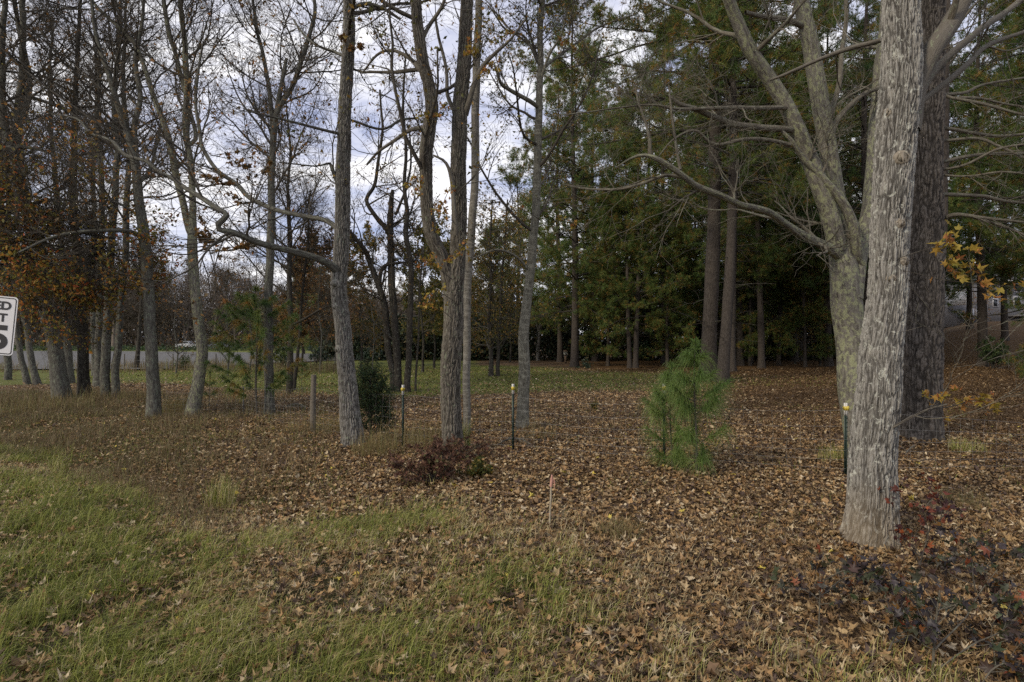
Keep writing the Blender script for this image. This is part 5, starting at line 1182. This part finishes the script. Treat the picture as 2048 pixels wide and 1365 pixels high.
# ---- fence -----------------------------------------------------------------------
green = plain('green painted steel', (.018, .036, .03), .5, .3, .2, 30); white = plain('white painted steel', (.5, .5, .48), .6, 0, .08, 60); yel = plain('yellow plastic clip', (.48, .38, .05), .5, 0, .1, 40)
wire = plain('galvanised wire', (.26, .26, .25), .5, .5, .2, 50); oldwood = plain('grey split post', (.12, .105, .085), .95, 0, .4, 35)
fr = empty('wire_fence', tuple(gp(1027, 905)), 'woven wire fence on green steel posts with white tops and one round wooden post', 'fence')
posts = [(487, 832, 64, 'old'), (626, 868, 118, 'wood'), (806, 898, 127, 't'), (1026, 905, 136, 't'), (1328, 930, 162, 't'), (1691, 955, 148, 't')]
base = []
for (x, y, h, k) in posts:
    g_ = gp(x, y); hz = h / F * g_[1]; base.append((g_, hz, k)); top_ = g_ + np.array([0, 0, hz])
    if k == 'wood':
        Buf().tube([g_ - [0, 0, .1], g_ + [.0, 0, hz * .5], top_ + [.015, 0, 0]], [.054, .05, .046], 12).make('post', oldwood, fr)
        continue
    bf = Buf(); w = .035 if k == 't' else .03
    bf.box(g_ + np.array([0, 0, hz / 2 - .04]), (w, .006, hz + .02 - .06)); bf.box(g_ + np.array([0, -.016, hz / 2 - .045]), (.006, .026, hz - .05))
    for zz in np.arange(.12, hz - .15, .055): bf.box(g_ + np.array([0, -.033, zz]), (.01, .009, .014))
    po = bf.make('post', green if k == 't' else wire, fr, smooth=False)
    if k == 't':
        tpb = Buf(); tpb.box(top_ + np.array([0, 0, -.07]), (w + .003, .009, .15)); tpb.box(top_ + np.array([0, -.018, -.07]), (.009, .029, .15)); tpb.make('painted_top', white, fr, smooth=False)
        cb = Buf(); cb.box(top_ + np.array([0, -.012, -.055]), (w + .016, .055, .034)); cb.box(top_ + np.array([0, -.046, -.055]), (.022, .02, .05)); cb.box(top_ + np.array([0, -.012, -.075]), (w + .01, .05, .012)); cb.make('clip', yel, fr, smooth=False)
line = [(gp(313, 838), .85)] + [(b, h) for b, h, k in base] + [(np.array([8.3, 7.2, float(height(8.3, 7.2))]), .62)]
wb = Buf()
for (a, ha), (b, hb) in zip(line[:-1], line[1:]):
    ha, hb = min(ha - .08, .82), min(hb - .08, .82); L = np.linalg.norm(b - a); n = max(3, int(L / .16)); right_side = b[0] > 4.5 or a[0] > 3.5
    for f in (0.02, .13, .26, .40, .56, .76, 1.0):
        pts = []
        for k in range(9):
            t = k / 8; q = a + (b - a) * t; q = q.copy(); gz = float(height(q[0], q[1])); q[2] = gz + (ha + (hb - ha) * t) * f - .05 * math.sin(t * math.pi) * f; q[1] += .02 * math.sin(k * 2.1); pts.append(q)
        v, qq, bk = tubes(np.array([pts]), np.full((1, 9), .0013), 4); wb.add(v, f4=qq)
    V1 = []; 
    for k in range(n + 1):
        t = k / n; q = a + (b - a) * t; gz = float(height(q[0], q[1])); hh = ha + (hb - ha) * t - .05 * math.sin(t * math.pi)
        V1.append([(q[0] + .01 * math.sin(z * 9 + k), q[1] + .02 * math.sin(t * 16.8), gz + z * hh) for z in (0.02, .35, .7, 1)])
    v, qq, bk = tubes(np.array(V1), np.full((len(V1), 4), .0011), 4); wb.add(v, f4=qq)
wb.make('wire_mesh', wire, fr)
rng = RS(44); n = 7000; px = rng.uniform(-350, 700, n); Y = rng.uniform(29.5, 37, n); X = (px - CX) / F * Y; kk = fbm(X * .5, Y * .4, 33, 3) > .42; X, Y = X[kk], Y[kk]
v, t, rn = blades(X, Y, .95 * fbm(X * .3, Y, 35) + .1, .02, .35, rng)
tag(Buf().add(v, t, rnd=rn).make('tall_weeds', M['grassdry'], smooth=False), 'tall brown weeds along the near edge of the lot', 'weeds', kind='stuff')
# second fence at the lot's near edge
f2 = empty('wire_fence', tuple(gp(249, 744)), 'low dark wire fence far back along the lot edge at left', 'fence')
pp = [gp(x, 743) for x in (-260, -170, -80, 10, 62, 158, 249, 346, 432, 520)]
for g_ in pp: Buf().tube([g_ - [0, 0, .1], g_ + [0, 0, .95]], [.03, .03], 6).make('post', oldwood, f2)
wb = Buf()
for a, b in zip(pp[:-1], pp[1:]):
    for f in (.15, .35, .6, .9):
        wb.tube([a + [0, 0, f], (a + b) / 2 + [0, 0, f - .03], b + [0, 0, f]], [.003] * 3, 4, False)
wb.make('wire_mesh', wire, f2)

# ---- speed sign
b0 = gp(-22, 905); b0[1] = 7.33; b0[0] = (-22 - CX) / F * 7.33; b0[2] = float(height(b0[0], 7.33))
sg = empty('speed_limit_sign', tuple(b0), 'white speed limit sign with black lettering on a leaning post at the left edge', 'road sign')
sc = 7.33 / F; zc = H - (648 - CY) * sc - b0[2]; wS, hS = 94 * sc, 118 * sc
wm = plain('sign white', (.60, .60, .61), .45, 0, .03, 3); bm = plain('sign black', (.012, .012, .014), .5, 0, .1, 10); gm = plain('galvanised post', (.30, .30, .29), .5, .6, .2, 30)
def rrect(w, h, r_, n=6):
    o = []
    for cx, cz, a0 in ((w / 2 - r_, h / 2 - r_, 0), (-w / 2 + r_, h / 2 - r_, 90), (-w / 2 + r_, -h / 2 + r_, 180), (w / 2 - r_, -h / 2 + r_, 270)):
        for k in range(n + 1):
            a = R_(a0 + 90 * k / n); o.append((cx + r_ * math.cos(a), cz + r_ * math.sin(a)))
    return o
O = np.array(b0)
pr = [(x + O[0], z + O[2] + zc) for x, z in rrect(wS, hS, .045)]
Buf().prism(pr, O[1] - .003, O[1]).make('panel', wm, sg, smooth=False)
a_, c_ = rrect(wS - .03, hS - .03, .036), rrect(wS - .052, hS - .052, .026)
v = [(x + O[0], O[1] - .0055, z + O[2] + zc) for x, z in a_] + [(x + O[0], O[1] - .0055, z + O[2] + zc) for x, z in c_]; n = len(a_)
Buf().add(v, f4=[(i, (i + 1) % n, n + (i + 1) % n, n + i) for i in range(n)]).make('border', bm, sg, smooth=False)
Buf().box(O + [0, .03, zc / 2 + .18], (.06, .025, zc + .55)).box(O + [0, .015, zc / 2 + .18], (.025, .02, zc + .55)).make('post', gm, sg, smooth=False)
def text(s, size, x, z, bold=.0, parent=sg, sx=1.0):
    cu = bpy.data.curves.new('t', 'FONT'); cu.body = s; cu.size = size; cu.align_x = 'CENTER'; cu.align_y = 'CENTER'; cu.offset = bold; cu.extrude = .0006
    ob = bpy.data.objects.new('t', cu); C.objects.link(ob); bpy.context.view_layer.update()
    me = bpy.data.meshes.new_from_object(ob.evaluated_get(bpy.context.evaluated_depsgraph_get())); bpy.data.objects.remove(ob)
    co = np.empty(len(me.vertices) * 3, np.float32); me.vertices.foreach_get('co', co); co = co.reshape(-1, 3)
    co = np.stack([co[:, 0] * sx + x, -.0065 - co[:, 2], co[:, 1] + z], 1); me.vertices.foreach_set('co', co.ravel().astype(np.float32)); me.materials.clear(); me.materials.append(bm); me.update()
    o = bpy.data.objects.new('lettering', me); C.objects.link(o); o.parent = parent
text('SPEED', .145, 0, zc + hS * .335, .005, sx=1.18)
text('LIMIT', .145, 0, zc + hS * .13, .005, sx=1.12)
text('35', .42, 0, zc - hS * .22, .014, sx=1.15)
sg.rotation_euler = (0, R_(5.5), R_(6))
# keep the panel where it stands: shift for the lean
sg.location[0] -= math.sin(R_(5.5)) * zc

# ---- box on a post, yellow notice, vehicles, house
brown = plain('brown wood', (.14, .095, .06), .9, 0, .3, 30); greyp = plain('grey painted box', (.30, .31, .28), .7, 0, .2, 20)
b0 = gp(1131, 727); root = empty('birdhouse', tuple(b0), 'small grey box with pitched lid on a brown post beside the straight pine', 'birdhouse'); s = b0[1] / F
Buf().box(b0 + [0, 0, 9 * s], (4 * s, 4 * s, 18 * s)).make('post', brown, root, smooth=False)
Buf().box(b0 + [0, 0, 19.4 * s], (7 * s, 7 * s, 5.6 * s)).box(b0 + [0, 0, 22.6 * s], (8.5 * s, 8.5 * s, 1.2 * s)).make('box', greyp, root, smooth=False)
tb = Buf(); x0, y0, z0 = b0 + [0, 0, 23.3 * s]; tb.prism([(x0 - 5 * s, z0), (x0 + 5 * s, z0), (x0, z0 + 3.4 * s)], y0 - 5 * s, y0 + 5 * s); tb.make('roof', brown, root, smooth=False)
Buf().tube([b0 + [0, -3.6 * s, 19.8 * s], b0 + [0, -3.9 * s, 19.8 * s]], [1.3 * s, 1.3 * s], 12).make('entrance_hole', bm, root)
b0 = gp(761, 720); s = b0[1] / F; root = empty('notice_board', tuple(b0), 'small yellow notice with dark marks on a dark post beyond the triple stems', 'notice')
Buf().box(b0 + [0, 0, 19 * s], (2 * s, 2 * s, 38 * s)).make('post', bm, root, smooth=False)
Buf().box(b0 + [4.2 * s, -.02, 28.5 * s], (6 * s, .03, 14 * s)).make('panel', plain('yellow sign', (.75, .50, .03), .5, 0, .05, 10), root, smooth=False)
Buf().box(b0 + [4.2 * s, -.04, 29.5 * s], (2.2 * s, .008, 2.4 * s)).box(b0 + [3.9 * s, -.04, 25.5 * s], (3 * s, .008, 1.2 * s)).make('marking', bm, root, smooth=False)
Buf().box(b0 + [1.5 * s, -.01, 37 * s], (9 * s, .12, 1.6 * s)).make('roof', plain('slate board', (.06, .065, .09), .7), root, smooth=False)
b0 = gp(766, 715); s = b0[1] / F; root = empty('stone_bench', tuple(b0), 'low pale stone bench behind the yellow notice', 'bench'); st = plain('pale stone', (.42, .42, .44), .9, 0, .25, 8)
Buf().box(b0 + [0, 0, 11 * s], (22 * s, 5 * s, 2.4 * s)).make('seat', st, root, smooth=False)
for sx in (-8, 8): Buf().box(b0 + [sx * s, 0, 4.8 * s], (3 * s, 4.4 * s, 9.6 * s)).make('leg', st, root, smooth=False)

def vehicle(name, lab, cat, px, py, L, kind, col):
    b0 = gp(px, py); root = empty(name, tuple(b0), lab, cat); x0, y0, z0 = b0; Wd = 1.8
    paint = plain(name + ' paint', col, .35, .1, .04, 4); glass = plain(name + ' glass', (.03, .035, .04), .1, 0, .1, 4); tyre = plain(name + ' rubber', (.02, .02, .02), .8)
    if kind == 'truck': prof = [(0, .45), (0, 1.05), (.26, 1.08), (.27, 1.08), (.62, 1.08), (.62, 1.06), (.97, 1.0), (1, .85), (1, .45)]; cab = [(.27, 1.07), (.31, 1.62), (.50, 1.64), (.62, 1.07)]
    else: prof = [(0, .35), (0, .85), (.12, .95), (.30, .97), (.75, .92), (.97, .78), (1, .6), (1, .35)]; cab = [(.10, .94), (.24, 1.38), (.52, 1.40), (.72, .93)]
    f_ = lambda P: [(x0 + (p[0] - .5) * L, z0 + p[1]) for p in P][::-1]
    Buf().prism(f_(prof), y0 - Wd / 2, y0 + Wd / 2).make('body', paint, root, smooth=False)
    Buf().prism(f_(cab), y0 - Wd / 2 + .12, y0 + Wd / 2 - .12).make('cab', paint, root, smooth=False)
    cx = sum(c[0] for c in cab) / 4; cz = sum(c[1] for c in cab) / 4; ww = [((c[0] - cx) * .78 + cx, (c[1] - cz) * .68 + cz + .02) for c in cab]
    for sy in (-1, 1):
        ya = y0 + sy * (Wd / 2 - .12); Buf().prism(f_(ww), min(ya, ya + sy * .012), max(ya, ya + sy * .012)).make('window', glass, root, smooth=False)
        for wx in (.18, .81):
            c = np.array([x0 + (wx - .5) * L, y0 + sy * (Wd / 2 - .1), z0 + .34]); wh = Buf().tube([c - [0, .11, 0], c + [0, .11, 0]], [.34, .34], 16).make('wheel', tyre, root)
            Buf().tube([c + [0, sy * .112, 0], c + [0, sy * .125, 0]], [.18, .18], 12).make('hubcap', paint, root)
    Buf().box((x0 - L / 2 - .02, y0, z0 + .5), (.06, Wd * .9, .14)).box((x0 + L / 2 + .02, y0, z0 + .5), (.06, Wd * .9, .14)).make('bumper', gm, root, smooth=False)
vehicle('parked_truck', 'white pickup truck parked on the lawn beyond the lot', 'truck', 379, 698.5, 4.8, 'truck', (.42, .43, .46))
vehicle('parked_car', 'dark grey car parked on the lawn beyond the lot', 'car', 440, 699, 4.2, 'car', (.09, .095, .12))

# house on the hill
Yh = 70.0; s = Yh / F
def hx(px): return (px - CX) * s
def hz(py): return H - (py - CY) * s
x0, x1 = hx(1898), hx(2230); hb = (hx(2060), Yh, float(height(hx(2060), Yh)))
hs = empty('house', hb, 'grey two storey house with white porch railings on the wooded hill at the right edge', 'house')
side = plain('grey siding', (.20, .20, .22), .8, 0, .1, .8); trim = plain('white trim', (.70, .70, .72), .6, 0, .05, 5); roofm = plain('grey shingles', (.10, .10, .12), .9, 0, .2, 6); glassm = plain('dark window glass', (.03, .035, .045), .15, 0, .1, 3)
zt = hz(562); zb = hz(655)
Buf().box(((x0 + x1) / 2, Yh + 4, (zt + zb) / 2), (x1 - x0, 8, zt - zb)).make('wall', side, hs, smooth=False)
rf = Buf(); za = hz(528)
rf.add([(x0 - .4, Yh - .5, zt), (x1 + .4, Yh - .5, zt), (x1 + .4, Yh + 4, za), (x0 - .4, Yh + 4, za), (x0 - .4, Yh + 8.5, zt), (x1 + .4, Yh + 8.5, zt)], f4=[(0, 1, 2, 3), (3, 2, 5, 4), (1, 0, 4, 5)], f3=[(0, 3, 4), (1, 5, 2)])
rf.make('roof', roofm, hs, smooth=False)
gx, gw = hx(2003), 18 * s
g_ = Buf().prism([(gx - gw, zt - .05), (gx + gw, zt - .05), (gx, hz(547))], Yh - 1.5, Yh + 1.5); g_.make('gable', side, hs, smooth=False)
tb = Buf()
for sx in (-1, 1):
    a = np.array([gx + sx * (gw + .2), Yh - 1.62, zt - .1]); b = np.array([gx, Yh - 1.62, hz(546)]); tb.tube([a, b], [.09, .09], 4)
    a2 = a + [0, 1.6, .05]
    tb.tube([a, a2], [.09, .09], 4)
tb.box((gx, Yh - 1.55, zt - .12), (2 * gw, .1, .16)); tb.box(((hx(2022) + x1) / 2, Yh - .6, zt + .02), (x1 - hx(2022), .16, .2)); tb.make('trim', trim, hs, smooth=False)
for (wx, wy, ww, wh) in ((1975, 575, 7, 11), (2003, 572, 8, 11), (2034, 576, 12, 14), (2066, 576, 12, 14), (1965, 608, 8, 14), (2034, 604, 12, 18), (2064, 604, 12, 18), (2100, 604, 12, 18), (1990, 606, 8, 14)):
    c = np.array([hx(wx), Yh - .03, hz(wy)]); w_, h_ = ww * s, wh * s
    wi = Buf().box(c, (w_ + .2, .08, h_ + .2)).make('window', trim, hs, smooth=False)
    o = Buf().box(c + [0, -.04, 0], (w_, .03, h_)).make('pane', glassm, hs, smooth=False)
    o.parent = wi; o.location = (0, 0, 0)
    o.matrix_parent_inverse.identity()
# porch decks with railings and posts
def deck(xa, xb, zf, zr, yd, posts_):
    Buf().box(((xa + xb) / 2, Yh - yd / 2 - .03, zf - .1), (xb - xa, yd, .2)).make('deck', plain('deck boards', (.35, .34, .33), .9), hs, smooth=False)
    rb = Buf(); rb.box(((xa + xb) / 2, Yh - yd, zr), (xb - xa, .09, .08)); rb.box(((xa + xb) / 2, Yh - yd, zf + .1), (xb - xa, .07, .07))
    x = xa
    while x <= xb: rb.box((x, Yh - yd, (zf + zr) / 2 + .05), (.05, .05, zr - zf - .1)); x += .16
    rb.make('railing', trim, hs, smooth=False)
    for px_, top__ in posts_: Buf().box((hx(px_), Yh - yd - .02, (top__ + zb - 1.2) / 2), (.2, .2, top__ - zb + 1.2)).make('porch_post', trim, hs, smooth=False)
deck(hx(2015), hx(2190), hz(631), hz(619), 3.0, ((2017, hz(600)), (2043, hz(570)), (2090, hz(570)), (2140, hz(570))))
deck(hx(1916), hx(1940), hz(632), hz(621), 2.0, ((1917, hz(619)),))
Buf().box((hx(1890), Yh - 2.0, hz(600)), (12 * s, 3, 26 * s)).make('white_bay', trim, hs, smooth=False)

# ------------------------------------------------------------------ world, sun, camera
w = bpy.data.worlds.new('World'); bpy.context.scene.world = w; w.use_nodes = True; nt = w.node_tree
bgn = nt.nodes['Background']
S = np.array([-.66, -.52, .54]); S = S / np.linalg.norm(S); el = math.asin(S[2]); az = math.atan2(S[0], S[1])
sky = N_(nt, 'ShaderNodeTexSky', sky_type='NISHITA'); sky.sun_disc = False; sky.sun_elevation = el; sky.sun_rotation = az; sky.air_density = 1.0; sky.dust_density = 1.0; sky.ozone_density = 2.0
tc = N_(nt, 'ShaderNodeTexCoord'); sx = N_(nt, 'ShaderNodeSeparateXYZ'); nt.links.new(tc.outputs['Generated'], sx.inputs[0])
mz = N_(nt, 'ShaderNodeMath', operation='MAXIMUM'); nt.links.new(sx.outputs[2], mz.inputs[0]); mz.inputs[1].default_value = 0.0
az_ = N_(nt, 'ShaderNodeMath', operation='ADD'); nt.links.new(mz.outputs[0], az_.inputs[0]); az_.inputs[1].default_value = .22
dv = N_(nt, 'ShaderNodeVectorMath', operation='DIVIDE'); nt.links.new(tc.outputs['Generated'], dv.inputs[0])
cb = N_(nt, 'ShaderNodeCombineXYZ')
for i in range(3): nt.links.new(az_.outputs[0], cb.inputs[i])
nt.links.new(cb.outputs[0], dv.inputs[1])
n1 = noise(nt, dv.outputs[0], 1.5, 8, .58, (1, 1.35, 1), .5)
n2 = noise(nt, dv.outputs[0], 7, 6, .6, (1, 1.5, 1), .5)
ad = N_(nt, 'ShaderNodeMath', operation='MULTIPLY_ADD'); nt.links.new(n2, ad.inputs[0]); ad.inputs[1].default_value = .22; nt.links.new(n1, ad.inputs[2])
cov = ramp(nt, [(.46, (0, 0, 0)), (.68, (1, 1, 1))], ad.outputs[0])
lum = ramp(nt, [(.45, (7.7, 7.7, 8.5)), (.75, (9.7, 9.6, 9.7))], ad.outputs[0])
skyc = mixc(nt, .6, sky.outputs[0], (4.9, 5.2, 7.6))
nt.links.new(mixc(nt, cov, skyc, lum), bgn.inputs[0]); bgn.inputs[1].default_value = .072
sl = bpy.data.lights.new('sun', 'SUN'); sl.energy = 1.5; sl.angle = R_(10); sl.color = (1, .86, .66)
so = bpy.data.objects.new('sun', sl); C.objects.link(so)
from mathutils import Vector as V_
so.rotation_euler = V_(S).to_track_quat('Z', 'Y').to_euler()
cam = bpy.data.cameras.new('camera'); co = bpy.data.objects.new('camera', cam); C.objects.link(co)
co.location = (0, 0, H); co.rotation_euler = (R_(90), 0, 0); cam.sensor_width = 36; cam.lens = F / 2048 * 36; cam.clip_start = .05; cam.clip_end = 3000
sc_ = bpy.context.scene; sc_.camera = co
sc_.view_settings.view_transform = 'Standard'; sc_.view_settings.look = 'None'; sc_.view_settings.exposure = 0.8; sc_.view_settings.gamma = 1
sc_.render.engine = 'CYCLES'; sc_.cycles.max_bounces = 6; sc_.cycles.diffuse_bounces = 3; sc_.cycles.glossy_bounces = 2; sc_.cycles.transmission_bounces = 3; sc_.cycles.transparent_max_bounces = 8
sc_.cycles.use_denoising = False
